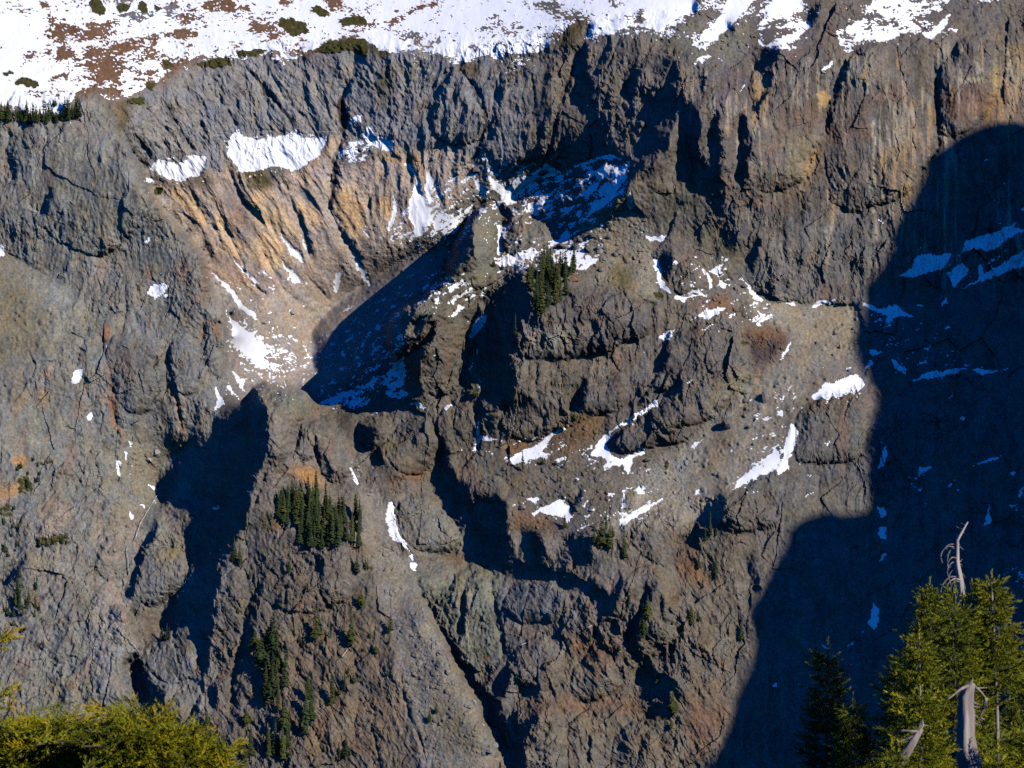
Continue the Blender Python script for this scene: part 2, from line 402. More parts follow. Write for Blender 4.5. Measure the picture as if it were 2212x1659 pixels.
# what the ground is made of: colour, cover, softness of the edge (cells), outline
COLORS = """
.18,.17,.16 1 10 1 -500,150 3000,150 3000,900 -500,900
.205,.20,.20 1 4 1 330,640 900,480 1400,300 2133,240 2800,300 3000,500 3000,1050 2400,950 2000,850 1300,1000 850,1050 640,700
.24,.232,.228 .8 6 1 850,560 1100,600 1350,780 1310,890 1120,880 940,950 800,700
.25,.24,.23 .7 6 1 1400,380 1700,730 1900,790 1960,500 1800,450 1700,600 1550,420
.15,.085,.048 .95 3 1 -300,-300 2700,-300 2500,250 1990,225 1760,345 1420,290 1120,350 960,470 720,575 430,570 230,620 -300,610
.155,.15,.15 .95 2 1 520,60 640,0 1000,0 1040,60 1030,120 980,140 930,215 860,190 760,140 700,90
.35,.285,.235 1 2 1 850,1060 1000,1050 1330,960 1550,1080 1690,1000 1860,920 1960,770 2000,800 1950,960 2133,940 2250,850 2320,870 2530,850 2720,900 2740,1100 2600,1200 2380,1420 2100,1600 2133,1900 1500,2300 1300,1900 1150,1450 930,1200
.285,.25,.225 .9 5 4 1200,100 1500,400 1700,250 1900,300 2133,200 2550,20 2500,300 2133,700 1830,900 1450,900 1310,760
.46,.32,.185 .9 1 1 850,1060 900,1120 960,1240 1040,1330 1000,1320 900,1180
.48,.335,.2 .9 1 1 960,1070 1100,1100 1220,1290 1150,1310 1050,1200
.5,.35,.21 .9 1 1 1260,1230 1330,1270 1400,1400 1390,1500 1280,1440 1240,1300
.37,.25,.15 .85 1 1 1300,920 1340,1020 1400,1060 1330,980
.52,.37,.22 .9 1 1 1430,1160 1530,1080 1560,1110 1540,1200 1640,1200 1720,1330 1700,1400 1590,1340 1480,1290
.5,.355,.215 .9 1 1 1420,1430 1560,1330 1640,1420 1640,1520 1560,1590 1480,1500
.5,.36,.23 .9 1 1 1690,1170 1740,1140 1880,1290 1830,1340 1740,1270
.39,.285,.2 .9 1 1 1690,1020 1880,850 1940,780 1960,800 1900,920 1800,1000 1850,1150 1750,1100
.51,.37,.225 .9 1 1 1930,1220 1960,1080 2060,1040 2100,1180 2110,1320 2060,1400 1990,1330
.40,.27,.15 .85 1 2 270,880 380,890 410,830 450,900 440,980 380,940 320,920
.38,.22,.11 .85 1 2 470,900 510,870 540,940 500,970
.40,.26,.14 .85 1 2 280,1180 310,1120 380,1180 360,1270 310,1240
.43,.28,.15 .9 1 2 30,1240 60,1130 130,1110 210,1200 220,1300 150,1340
.33,.235,.16 .8 2 2 470,1000 560,960 590,1080 560,1120 500,1060
.30,.20,.13 .7 4 1 1150,1300 1300,1480 1450,1600 1600,1659 1350,1700 1200,1500
.14,.10,.085 .7 3 1 1220,1080 1420,1200 1480,1400 1400,1350 1330,1270
.13,.10,.09 .7 3 1 1330,1050 1440,1150 1400,1200
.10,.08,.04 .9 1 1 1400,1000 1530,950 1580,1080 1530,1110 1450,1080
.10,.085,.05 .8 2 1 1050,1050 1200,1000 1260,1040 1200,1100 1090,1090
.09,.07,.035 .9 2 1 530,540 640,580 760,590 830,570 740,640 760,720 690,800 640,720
.19,.12,.065 .8 2 1 610,590 690,610 730,700 680,690
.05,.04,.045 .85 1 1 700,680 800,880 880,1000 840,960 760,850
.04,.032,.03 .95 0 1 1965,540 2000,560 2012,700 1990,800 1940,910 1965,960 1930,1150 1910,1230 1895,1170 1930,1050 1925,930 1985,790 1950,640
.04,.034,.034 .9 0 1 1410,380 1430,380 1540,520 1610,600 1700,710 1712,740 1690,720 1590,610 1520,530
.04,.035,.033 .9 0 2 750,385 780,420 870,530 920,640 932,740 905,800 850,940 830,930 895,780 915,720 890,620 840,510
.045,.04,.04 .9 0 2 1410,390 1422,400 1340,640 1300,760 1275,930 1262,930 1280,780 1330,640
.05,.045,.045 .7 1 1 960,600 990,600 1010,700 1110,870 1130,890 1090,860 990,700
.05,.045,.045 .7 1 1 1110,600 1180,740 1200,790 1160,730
.12,.08,.04 .8 2 2 590,200 720,170 780,200 730,330 690,280
.165,.16,.155 .9 1 2 600,290 640,190 700,200 730,300 730,350
.15,.15,.155 .9 1 2 370,190 450,150 540,145 600,180 560,215 440,220
.10,.07,.03 .8 2 2 750,390 790,340 880,360 870,430 820,460
.055,.05,.02 .9 1 2 0,240 60,230 170,225 210,260 320,250 390,310 330,330 180,270 80,290 0,300
.06,.05,.02 .8 3 2 260,500 330,400 390,360 380,420 340,640 310,600
.07,.055,.025 .85 2 2 1330,270 1350,180 1420,130 1500,115 1450,220 1400,300
.182,.178,.16 1 4 1 -300,690 480,660 560,520 620,620 720,830 850,1050 930,1220 1040,1330 1150,1450 1200,1600 1240,1700 1320,1900 1320,2040 1300,2200 1200,2800 1000,2950 900,2900 1100,3300 1900,3300 1900,4500 -300,4500
.185,.182,.155 .7 8 1 130,1000 700,850 800,1200 600,1500 200,1400
.235,.238,.21 .9 6 4 30,60 200,130 400,240 500,330 460,430 380,500 250,480 150,250
.17,.15,.105 .9 8 4 -100,20 60,60 200,300 300,500 250,620 0,800 -100,800
.175,.17,.155 .9 4 4 -80,750 200,640 330,600 280,700 150,830 60,1000 0,1150 -80,1200
.12,.12,.12 .7 8 4 650,480 950,520 960,800 1000,960 750,1000 650,800
.165,.166,.158 .7 8 4 980,520 1160,480 1250,560 1310,780 1240,950 1000,800
.18,.165,.13 .9 5 4 720,1080 1050,1010 1240,970 1160,1090 1000,1190 900,1370 930,1480 800,1659 720,1659
.30,.115,.045 .8 1 4 545,450 575,520 600,550 610,460 630,450 640,520 620,570 590,540
.28,.115,.05 .75 1 4 620,600 640,740 660,860 680,1000 690,1080 660,1060 640,960 600,890 570,830 600,870 640,930
.28,.13,.06 .8 0 4 968,760 985,800 1030,890 1060,1010 1075,1090 1055,1080 1030,960 990,860 965,830
.36,.18,.08 .8 1 4 1050,1105 1075,1110 1068,1150 1045,1170
.25,.10,.045 .75 1 4 850,90 880,180 885,215 860,180
.25,.11,.06 .55 3 4 1030,90 1090,100 1110,180 1040,210
.28,.12,.05 .7 1 4 1150,520 1190,440 1215,430 1180,530 1150,560
.28,.12,.05 .7 1 4 1235,440 1260,460 1265,560 1245,540
.24,.11,.055 .7 1 4 700,1040 735,1100 720,1130 700,1090
.36,.20,.085 .85 1 4 60,1240 130,1200 160,1220 130,1290 80,1260
.36,.20,.085 .85 2 4 0,1390 60,1380 130,1370 110,1440 0,1480
.30,.17,.085 .8 1 4 240,720 300,715 270,760
.28,.17,.09 .7 2 4 200,790 90,900 40,1080 60,1080 110,920
.28,.18,.10 .7 2 4 230,820 290,830 260,910 240,930
.32,.19,.09 .8 1 4 245,1100 280,1110 255,1130
.36,.19,.08 .95 2 4 1690,1290 1720,1260 1800,1270 1870,1340 1890,1400 1800,1400 1720,1330
.30,.16,.06 .8 1 4 1560,1330 1590,1330 1605,1380 1585,1370
.17,.12,.045 .8 3 4 1520,1580 1600,1560 1680,1620 1560,1659
.15,.15,.115 .9 3 4 1450,900 1480,820 1540,800 1650,820 1770,850 1840,930 1750,1000 1600,960 1540,880
.145,.13,.115 .9 5 4 1560,950 1700,960 1960,980 2060,1330 1900,1390 1860,1260 1700,1250 1620,1400 1540,1500
.30,.20,.13 .6 4 7 270,60 370,0 400,200 250,280
.25,.235,.22 .8 5 7 530,750 600,560 700,500 760,700 720,900 660,1100 540,1060
.21,.185,.155 .8 5 7 560,260 760,50 860,120 770,330 740,560 640,560
.27,.25,.23 .7 3 7 280,200 370,80 390,160 330,220
.20,.18,.155 .7 8 7 150,330 400,300 540,500 560,700 350,700 200,600
.12,.125,.13 .7 8 7 380,560 500,600 520,760 400,1050 350,950
.18,.17,.115 .8 6 7 180,1230 400,1150 450,1400 250,1450
.30,.13,.065 .75 1 7 185,590 240,650 260,720 230,690
.28,.13,.065 .75 1 7 380,1110 440,1170 420,1180
.14,.14,.14 .9 3 7 830,380 1100,330 1120,400 1090,560 970,700 820,690 800,560
.20,.15,.05 .85 3 7 920,400 1080,310 1110,350 1040,400 930,420
.11,.075,.05 .8 4 7 810,720 950,700 970,860 850,920
.155,.155,.15 .95 3 7 850,990 1000,900 1040,800 1120,760 1190,1050 1110,1180 1200,1190 1080,1400 990,1330 990,1180 890,1130
.15,.11,.05 .8 2 7 1060,960 1160,890 1180,910 1080,970
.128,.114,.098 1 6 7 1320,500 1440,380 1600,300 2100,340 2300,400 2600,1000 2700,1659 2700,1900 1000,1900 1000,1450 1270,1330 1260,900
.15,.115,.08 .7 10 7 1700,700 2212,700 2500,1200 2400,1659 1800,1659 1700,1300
.19,.175,.152 1 4 8 200,0 340,0 520,520 850,1190 960,1430 1060,1659 560,1659 480,1400 420,1000 300,560
.165,.145,.105 .8 8 8 560,1100 850,1250 950,1500 800,1659 650,1400
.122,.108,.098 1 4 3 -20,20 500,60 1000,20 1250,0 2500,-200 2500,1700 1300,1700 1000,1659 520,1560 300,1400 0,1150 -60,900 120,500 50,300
.15,.145,.12 .9 4 3 -80,180 210,100 600,130 480,350 250,420 60,280
.115,.10,.10 .8 6 3 200,420 480,400 560,250 950,100 900,400 700,480 600,560 500,660 300,640
.15,.125,.108 .7 5 3 570,680 700,560 900,620 980,740 830,800 700,1000 640,860
.18,.10,.065 0.41 3 3 820,640 960,580 980,700 880,760 800,680
.42,.27,.12 .95 0 3 935,540 1000,520 1020,560 990,640 965,630 940,590
.19,.095,.06 0.41 3 3 1000,730 1170,700 1260,720 1250,790 1000,830
.155,.155,.145 .8 4 3 1120,380 1250,290 1400,370 1430,460 1300,480 1100,500
.18,.095,.06 0.36 3 3 1260,540 1320,490 1460,470 1470,540 1380,600 1300,600
.30,.28,.22 .85 0 3 1238,300 1252,295 1245,400 1235,540 1225,540
.28,.26,.20 .85 0 3 1262,690 1278,690 1272,900 1265,1080 1250,1240 1232,1240 1250,1000
.26,.22,.17 .75 0 3 1380,680 1388,690 1385,1200 1376,1200
.27,.23,.18 .7 0 3 1225,840 1232,840 1228,1050 1220,1050
.28,.25,.2 .7 0 3 1415,780 1425,790 1415,960 1408,960
.26,.22,.16 .7 1 3 1440,980 1450,980 1460,1140 1448,1140
.27,.24,.18 .7 1 3 1475,760 1482,850 1475,900 1470,800
.30,.24,.09 .85 0 3 1700,500 1730,510 1720,620 1705,640
.32,.29,.20 .8 1 3 1760,440 1920,460 1850,480 1760,490
.19,.08,.045 0.41 3 3 1690,520 1740,500 1900,500 1940,600 1850,670 1700,660
.30,.22,.10 .8 1 3 1980,190 1995,190 1980,330 2000,440 1970,600 1950,690 1900,700 1940,560 1960,420
.36,.33,.28 .55 1 3 1845,340 1860,330 1900,400 1850,440
.33,.26,.2 .7 1 3 1530,720 1500,800 1535,820
.22,.19,.13 .75 3 3 760,800 900,760 960,780 830,1010 740,1140 700,1180 750,1000 760,880
.34,.22,.10 .7 2 3 860,960 950,860 960,920 860,1090 810,1140
.21,.10,.06 .6 2 3 480,1170 700,1160 690,1190 500,1185
.20,.105,.06 0.28 4 3 1700,640 2133,500 2133,700 1800,720
.24,.16,.08 .7 2 3 2020,250 2133,260 2133,400 2030,420
.27,.20,.11 .6 3 3 2070,480 2133,430 2133,550 2080,560
.13,.13,.125 .8 6 3 560,1400 900,1250 1380,1330 1350,1600 1000,1659 560,1650
.13,.12,.085 .8 5 3 0,1050 180,1060 350,1260 560,1500 480,1560 200,1360 0,1250
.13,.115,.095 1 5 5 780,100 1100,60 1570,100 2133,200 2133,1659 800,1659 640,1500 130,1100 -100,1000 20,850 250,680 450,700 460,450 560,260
.14,.14,.105 .8 4 5 690,130 960,40 980,200 640,290 560,420 460,520 470,420 560,280
.16,.16,.13 .8 3 A 540,510 700,390 790,460 800,560 780,800 660,930 540,900 570,760
.165,.16,.135 .85 3 A 1010,430 1080,470 1280,600 1290,660 1180,770 850,830 870,640
.155,.145,.135 .8 4 5 1000,20 1200,0 1250,180 1000,200
.215,.185,.14 1 3 A 1500,460 1960,280 2010,420 2212,600 2212,1240 1990,1240 1900,1180 1780,1060 1560,1060 1700,930 1600,750
.21,.195,.155 .8 3 A 1960,440 2212,640 2212,1240 2000,1230 1990,1080 2100,850
.10,.085,.03 .85 3 A 1800,900 1990,940 2000,1160 1930,1200 1810,1060
.06,.05,.02 .85 2 A 2000,1200 2212,1230 2150,1270 2020,1260
.18,.09,.04 .8 3 6 230,330 300,310 420,280 460,400 380,380
.115,.104,.098 .9 3 5 1080,380 1400,220 1600,250 1920,350 1950,430 1800,560 1500,640 1280,660 1100,640
.27,.26,.22 .75 3 5 1260,500 1380,480 1400,560 1340,620 1260,600
.30,.25,.2 .55 3 5 1130,460 1250,480 1200,620 1110,600
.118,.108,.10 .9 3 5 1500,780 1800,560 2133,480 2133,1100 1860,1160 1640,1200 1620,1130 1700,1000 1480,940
.225,.202,.165 1 3 6 500,200 640,320 900,340 1180,350 1195,420 1150,560 1200,740 1060,780 900,890 830,1000 800,1130 560,1380 380,1600 -300,1659 -100,1300 200,1160 330,1070 500,900 640,720 800,540 600,420
.24,.205,.155 .8 5 6 640,330 1150,350 1190,560 1170,700 950,800 880,560
.2,.198,.18 .8 5 6 120,1200 300,1090 400,1000 200,1350 0,1450 -100,1350
.17,.105,.055 .8 3 6 330,1200 430,1060 440,1080 330,1280 230,1400
.15,.095,.05 .85 3 5 1250,1130 1450,980 1620,960 1600,1080 1480,1160 1350,1230
.16,.085,.04 .75 2 5 1060,1120 1230,1130 1050,1220 980,1230
.15,.08,.04 .8 3 6 500,480 640,460 800,520 720,560 560,560 520,540
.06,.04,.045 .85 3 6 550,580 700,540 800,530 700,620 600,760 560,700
.20,.18,.13 .7 3 6 330,800 520,700 560,760 520,870 350,960 300,900
.17,.16,.15 .7 3 6 240,1000 420,900 300,1090 250,1100
.13,.12,.105 1 4 6 830,930 870,880 1200,800 1270,900 1210,1080 1190,1250 1215,1550 1040,1560 750,1600 400,1659 400,1440 720,1330 790,1180
.20,.115,.035 .85 3 6 850,890 960,880 1200,820 1150,880 940,960 860,930
.18,.15,.045 .75 4 6 740,1560 850,1480 1000,1420 1050,1440 860,1560 760,1620
.15,.14,.11 .7 6 6 1020,1060 1250,900 1230,1050 1180,1150 1060,1200
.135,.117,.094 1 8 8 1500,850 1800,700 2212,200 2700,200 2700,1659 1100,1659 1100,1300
.16,.085,.045 .75 4 8 1380,860 1750,900 1760,1000 1600,1020 1450,920
.17,.09,.055 .7 4 8 1110,1290 1400,1250 1700,1240 1900,1250 1850,1330 1500,1300 1200,1330
.165,.17,.135 .95 3 8 520,520 640,490 850,450 960,450 1080,510 1000,680 1050,880 1040,1000 900,1120 780,1000 740,880
.17,.155,.125 .9 2 8 520,490 620,390 720,380 840,400 840,520 740,510
.18,.10,.055 .8 2 8 620,370 820,370 840,420 800,440 700,400
.14,.145,.145 .85 4 8 1040,560 1300,530 1480,620 1430,740 1180,780 1050,740
.165,.16,.14 .9 3 8 400,60 620,20 740,160 800,260 720,380 500,340 420,200
.17,.09,.045 .75 3 8 1090,130 1240,140 1420,200 1330,250 1100,210
.17,.1,.05 .7 3 8 2130,400 2212,380 2212,500 2140,480
.15,.075,.05 .8 3 8 2140,350 2212,260 2212,390
.15,.085,.045 .7 3 E 920,1000 1040,950 1180,1050 1300,1190 1180,1250 950,1090
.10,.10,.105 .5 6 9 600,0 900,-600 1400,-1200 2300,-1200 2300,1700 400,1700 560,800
.15,.08,.05 .6 4 9 200,1250 480,1250 460,1350 250,1650 180,1500
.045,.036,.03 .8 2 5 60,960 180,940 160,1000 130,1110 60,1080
.17,.085,.04 .8 2 5 330,1340 600,1290 590,1330 400,1360 340,1400
.18,.15,.05 .7 2 5 330,1140 400,1130 390,1180 340,1180
"""
# dwarf evergreen mats
MATS = """
.9 1 500,10 560,-10 610,40 590,80 530,65
.9 1 670,40 700,20 755,40 740,75 690,75
.9 1 790,20 830,10 855,70 840,85 800,60
.85 1 890,20 930,40 925,60 900,55
.85 1 845,80 885,90 880,102 850,98
.9 1 70,490 130,445 220,470 230,500 180,510 90,505
.85 1 5,420 60,412 90,430 30,450
.8 1 110,540 200,515 190,535
.8 1 1360,295 1480,290 1530,300 1480,330 1370,320
.75 1 930,340 980,340 1010,390 960,400
.75 1 1120,360 1200,350 1260,330 1330,330 1350,370 1240,395 1140,380
.7 1 840,480 920,480 880,530
.8 1 730,580 830,565 830,600 740,600
.65 1 1780,60 1850,40 1930,80 1850,90
.6 1 1640,100 1760,120 1800,190 1700,200 1600,140
.8 1 1810,300 1900,240 2050,220 2133,240 2133,330 2000,300 1900,310
.75 1 1960,110 2110,95 2133,150 1990,160
.8 1 900,1090 960,1090 930,1140 895,1130
.5 3 0,1100 100,1110 60,1150
.7 6 500,540 545,570 530,590 505,580
.7 6 50,1250 80,1240 90,1300 55,1330
.5 E 810,120 850,90 870,190 820,225
.6 E 1080,500 1110,480 1110,560 1085,560
.55 5 1880,240 1960,280 1900,330
.6 4 180,1240 300,1240 310,1260 200,1260
.55 4 100,1330 170,1330 190,1420 110,1440
.5 4 0,1500 60,1480 70,1560 0,1570
.5 B 300,1590 620,1560 640,1659 330,1659
"""
# rounded rock masses: height, edge softness (cells), outline
BULGES = """
30 12 4 1480,880 1650,820 1840,930 2060,1330 2220,1659 2000,2100 1500,2100 1400,1500
26 5 4 1545,900 1600,850 1740,860 1760,960 1720,1060 1690,1180 1640,1290 1580,1200 1560,1080
24 5 4 1760,1050 1830,1000 1960,990 2030,1150 2060,1330 1900,1390 1860,1270 1830,1200
16 3 4 1720,1150 1760,1050 1820,1070 1810,1200 1780,1250 1700,1240
18 5 4 970,560 1060,500 1150,560 1200,700 1160,850 1040,880 1000,780
14 4 4 1170,600 1300,600 1310,760 1240,800
22 8 4 640,500 900,480 950,640 940,900 760,1010 660,860 620,600
22 5 7 850,990 1000,900 1040,800 1120,750 1190,1050 1080,1170 940,1130
24 6 7 830,380 1100,330 1120,420 1090,560 960,690 820,680
12 3 7 1180,230 1290,220 1260,330 1170,370
18 4 7 1000,1250 1200,1190 1150,1330 1080,1400 1010,1360
16 4 7 1260,1110 1380,1080 1400,1190 1320,1330
22 5 7 1320,430 1440,400 1480,600 1440,800 1280,860 1280,620
22 5 8 400,60 620,20 700,130 820,260 740,380 480,330
12 3 8 520,520 640,500 690,520 680,620 620,730
12 3 8 640,700 720,560 800,560 780,840 740,900
24 5 8 830,620 850,470 950,450 980,640 1040,1000 900,1120 780,1000
22 5 8 1060,560 1320,540 1480,640 1420,760 1250,780 1060,760
24 6 8 1080,1000 1300,820 1420,1000 1400,1190 1120,1160
24 6 8 1450,1130 1560,950 1750,1000 1760,1220 1480,1260
26 6 8 1110,1290 1400,1270 1420,1659 1420,1900 1200,1900 1180,1650
22 5 8 1450,1400 1560,1300 1650,1500 1640,1900 1440,1900
22 5 8 1700,1500 1850,1350 2000,1500 2000,1900 1700,1900
20 5 8 1800,1000 1840,700 1760,520 1980,420 2100,560 2050,900 1950,1000
16 4 5 150,1080 260,960 330,1030 330,1150 200,1180
24 5 5 330,1150 430,1000 590,980 640,1150 600,1310 400,1320
20 5 5 620,1000 760,860 850,930 840,1060 700,1270
10 2 5 880,880 960,830 1020,870 1000,940 900,960
28 6 5 480,680 600,520 720,440 800,430 760,700 760,840 560,880
20 5 5 1480,850 1700,700 1760,900 1600,980 1460,960
24 5 5 1640,1130 1860,960 2133,900 2133,1120 1860,1160 1680,1230
20 4 5 830,1380 1000,1320 1060,1450 900,1500
12 3 5 1330,1370 1470,1380 1420,1480 1350,1470
12 3 5 1720,1430 1840,1390 1790,1540 1710,1560
34 9 5 1100,420 1400,230 1900,360 1940,460 1500,650 1060,650
20 5 5 1040,680 1280,660 1480,680 1420,860 1380,980 1240,1120 1050,1110 1000,980 1060,900
26 4 A 540,520 700,390 790,450 800,560 780,800 660,930 560,900 570,720
26 4 A 1010,430 1080,470 1280,600 1290,660 1180,770 860,830 880,640
10 2 A 350,960 420,920 440,1000 370,1040
18 4 6 90,200 150,80 250,90 310,260 130,300
24 5 6 830,930 1200,830 1270,900 1210,1080 1190,1250 800,1250
20 5 6 400,1470 480,1400 620,1420 720,1659 360,1659
26 6 6 0,560 300,460 540,560 560,720 330,1000 0,1100
6 1 6 490,340 580,320 590,390 560,420 510,420
30 9 3 1110,330 1250,250 1400,300 1500,420 1600,560 1610,840 1450,1150 1010,1240 1000,760 1040,560
26 7 3 560,760 640,500 900,440 1000,530 980,760 820,1100 540,1100
24 7 3 1640,450 1750,230 2000,180 2010,420 1900,700 1660,850
24 9 1 60,740 480,690 700,900 830,1050 900,1200 600,1500 240,1350
14 3 2 1540,620 1700,200 1880,180 1830,330 1660,560 1680,640 1600,800
18 5 2 600,760 720,480 820,520 910,700 860,840 640,840
20 5 2 960,700 1000,400 1200,340 1380,330 1320,600 1260,900 1040,1000 900,900
14 4 7 100,700 380,560 520,760 380,1040 160,900
14 4 7 540,1100 600,900 760,950 790,1250 560,1300
14 4 7 560,450 640,250 760,330 700,600
18 5 7 1560,1300 1600,900 1700,500 1800,700 1740,1200
18 5 7 1900,1500 1960,1000 2100,900 2150,1300 2050,1659
16 4 E 520,640 860,500 1080,560 1060,700 820,1080 540,880
"""

# conifers: (where, outline of the rooted ground, how many, shortest and tallest in image pixels)
STANDS = [
    ('pinnacle', '640 1100 .1808 200,870 420,760 650,700 900,760 1060,800 1250,850 1330,960 1360,1340 1150,1360 760,1350 420,1280 330,1100', 96, 44, 80),
    ('spur', '1200 560 .14465 580,960 800,900 860,800 1040,760 1200,700 1440,720 1380,900 1250,1160 1000,1380 780,1490 700,1420 650,1150', 44, 46, 84),
    ('rim', '0 200 .1356 -60,690 1440,640 1500,660 1100,720 820,770 500,790 -60,720', 12, 22, 40),
    ('left_face', '7 20,520 190,430 260,620 150,900 20,760', 12, 12, 40),
    ('left_face', '7 0,60 150,20 170,300 40,420 -10,300', 10, 12, 28),
    ('ochre', '4 90,1240 250,1240 230,1380 120,1430 20,1480', 9, 10, 24),
    ('brown', '7 1350,1500 1750,1400 1760,1659 1350,1659', 10, 26, 66),
    ('brown', '7 1560,900 1680,900 1720,1320 1560,1320', 9, 36, 80),
    ('brown', '8 0,980 420,900 420,1100 60,1240', 4, 8, 22),
]
SINGLES = {
    'rim': ['0 200 .1356 20,700,320 70,690,290 150,690,340 190,700,200 280,690,250 330,700,220 365,700,250 400,720,210 475,720,370 540,760,290 600,745,365 660,740,310 700,740,240 785,740,320 825,740,350 870,730,380 940,640,170 1060,640,180 1165,640,320 1220,660,350 1250,660,380 1290,650,270 1350,620,350 1380,630,360 1420,640,330 1000,700,140 1110,700,140'],
    'snow': ['0 200 .1356 990,440,155'],
    'spur': ['1200 560 .14465 880,780,560 820,1000,640 940,900,560 1010,640,330 1240,760,220 1400,690,170 1270,1100,160'],
    'brown': ['7 2110,935,190 1735,490,110 1900,880,160 1985,880,70 1640,1240,230 1600,1300,220 1670,1320,150 1590,950,120 1660,1000,160 1830,1480,250 1870,1380,200 1800,1450,130 1850,1250,130 1995,1280,140 1650,1590,180 1700,1610,160 1600,1560,100 1470,1659,130 1440,1560,120 1480,1400,90 2165,690,90 2140,490,100 2195,470,60 2070,1180,90 2120,1150,50 1530,940,90 1800,900,40 1740,1590,80 2080,1590,70',
              '8 375,840,90 370,915,60 255,880,40 290,970,50 360,1105,60 205,690,70 240,470,60 610,1385,70 650,1330,50 25,1280,150 110,1590,90 70,1600,80'],
    'gorge': ['7 1245,1465,140 1190,1450,80 1160,1530,90 1000,890,90 975,890,70 1020,885,70 1410,430,150 1440,440,120 1395,420,80 1500,530,90 1345,860,60 1430,730,40 1485,740,45 1380,590,40'],
    'left_face': ['7 120,720,180 170,690,130 105,620,100 130,850,80 210,750,60 260,940,60 340,1050,70 370,1110,60 70,1370,70 280,330,50 320,320,60 370,310,50 400,320,70 240,330,45'],
    'ledge': ['8 1420,220,80 1670,240,130 1640,340,170 1600,320,120 1690,350,150 1710,270,60 1780,400,140 1810,690,120 1900,870,180 1880,880,120 1920,760,130 1840,940,40 1750,955,50 1735,1045,35 2070,1320,110 2185,800,100 2060,1420,50 1330,1040,30 1575,900,40 1890,1060,60 1980,1150,80 2070,800,40',
              '9 330,270,140 365,270,90 300,300,90 260,465,100 365,540,160 285,580,60 215,800,110 260,780,80 515,890,100 110,1330,120 100,800,40 95,1420,50'],
    'bench': ['5 1130,1300,110 1245,1265,50 1320,1270,40 1370,1280,60 1330,1370,70 855,870,50 1085,520,120 1010,135,45 960,120,40 1430,1005,45 1770,1000,40', '6 1065,595,34 930,570,20'],
}
# loose boulders: image crop x,y,width,height;...
BOULDERS = [
    ('A', 'jumbled grey boulder among the snow patches on the spur crest', '1490,755,75,62 1620,775,95,75 1560,605,75,60 1605,545,60,55 1650,645,75,60 1385,750,115,52 1725,955,55,48 1540,690,50,45 1700,760,55,40 1790,660,45,40 1850,820,50,50'),
    ('A', 'brown block standing at the trees of the spur', '1472,985,72,62 1478,1050,85,62'),
    ('6', 'dark boulder lying on the wide tan scree slope', '630,885,52,82 415,1035,62,72 515,900,32,28 1045,510,26,20 1030,630,22,20 540,1050,26,22 570,1150,22,20 345,1320,26,24 460,250,26,30 510,235,32,26 1150,480,26,20 235,1250,20,18 930,560,16,14'),
    ('5', 'rounded boulder on the snowy bench of the spur', '1130,1520,42,36 1850,1240,48,22 1560,1640,40,28 1240,1500,22,18'),
    ('8', 'pale block at the edge of the scree gully', '880,1275,36,56 850,1292,36,22 1005,1530,46,52 970,1560,40,30 672,970,22,16 750,620,18,12 930,1400,22,18'),
    ('8', 'round boulder set in the brown lower slope', '90,605,34,30 1165,95,42,32'),
    ('640 1100 .1808', 'blue grey boulder in the scree gully below the pinnacle', '1265,150,44,40 1335,290,52,50 1290,360,48,48 1370,530,62,62 1470,550,62,56 1430,600,55,40 1290,270,40,36 1195,170,44,40 1300,220,44,36 1490,240,30,26 1530,330,30,26 1560,700,36,30'),
    ('2', 'boulder in the stony snow of the high basin', '700,1360,34,26 1250,1000,64,28 1220,1042,42,38 860,985,52,44 925,1090,30,26'),
    ('4', 'reddish boulder on the pale scree', '865,1240,34,28 1695,390,34,26 1530,450,26,24 905,1195,44,40'),
]
SHADE_EDGE = "Z 2420,290 2300,283 2212,275 2180,266 2130,270 2080,290 2030,325 2000,345 1985,390 1965,430 1940,470 1925,520 1915,555 1890,590 1855,630 1850,660 1855,690 1840,740 1855,790 1870,810 1885,850 1885,900 1865,960 1862,1000 1870,1110 1810,1115 1805,1105 1750,1115 1700,1140 1690,1180 1670,1220 1650,1270 1600,1330 1625,1390 1620,1440 1590,1500 1560,1590 1510,1659 1470,1720"
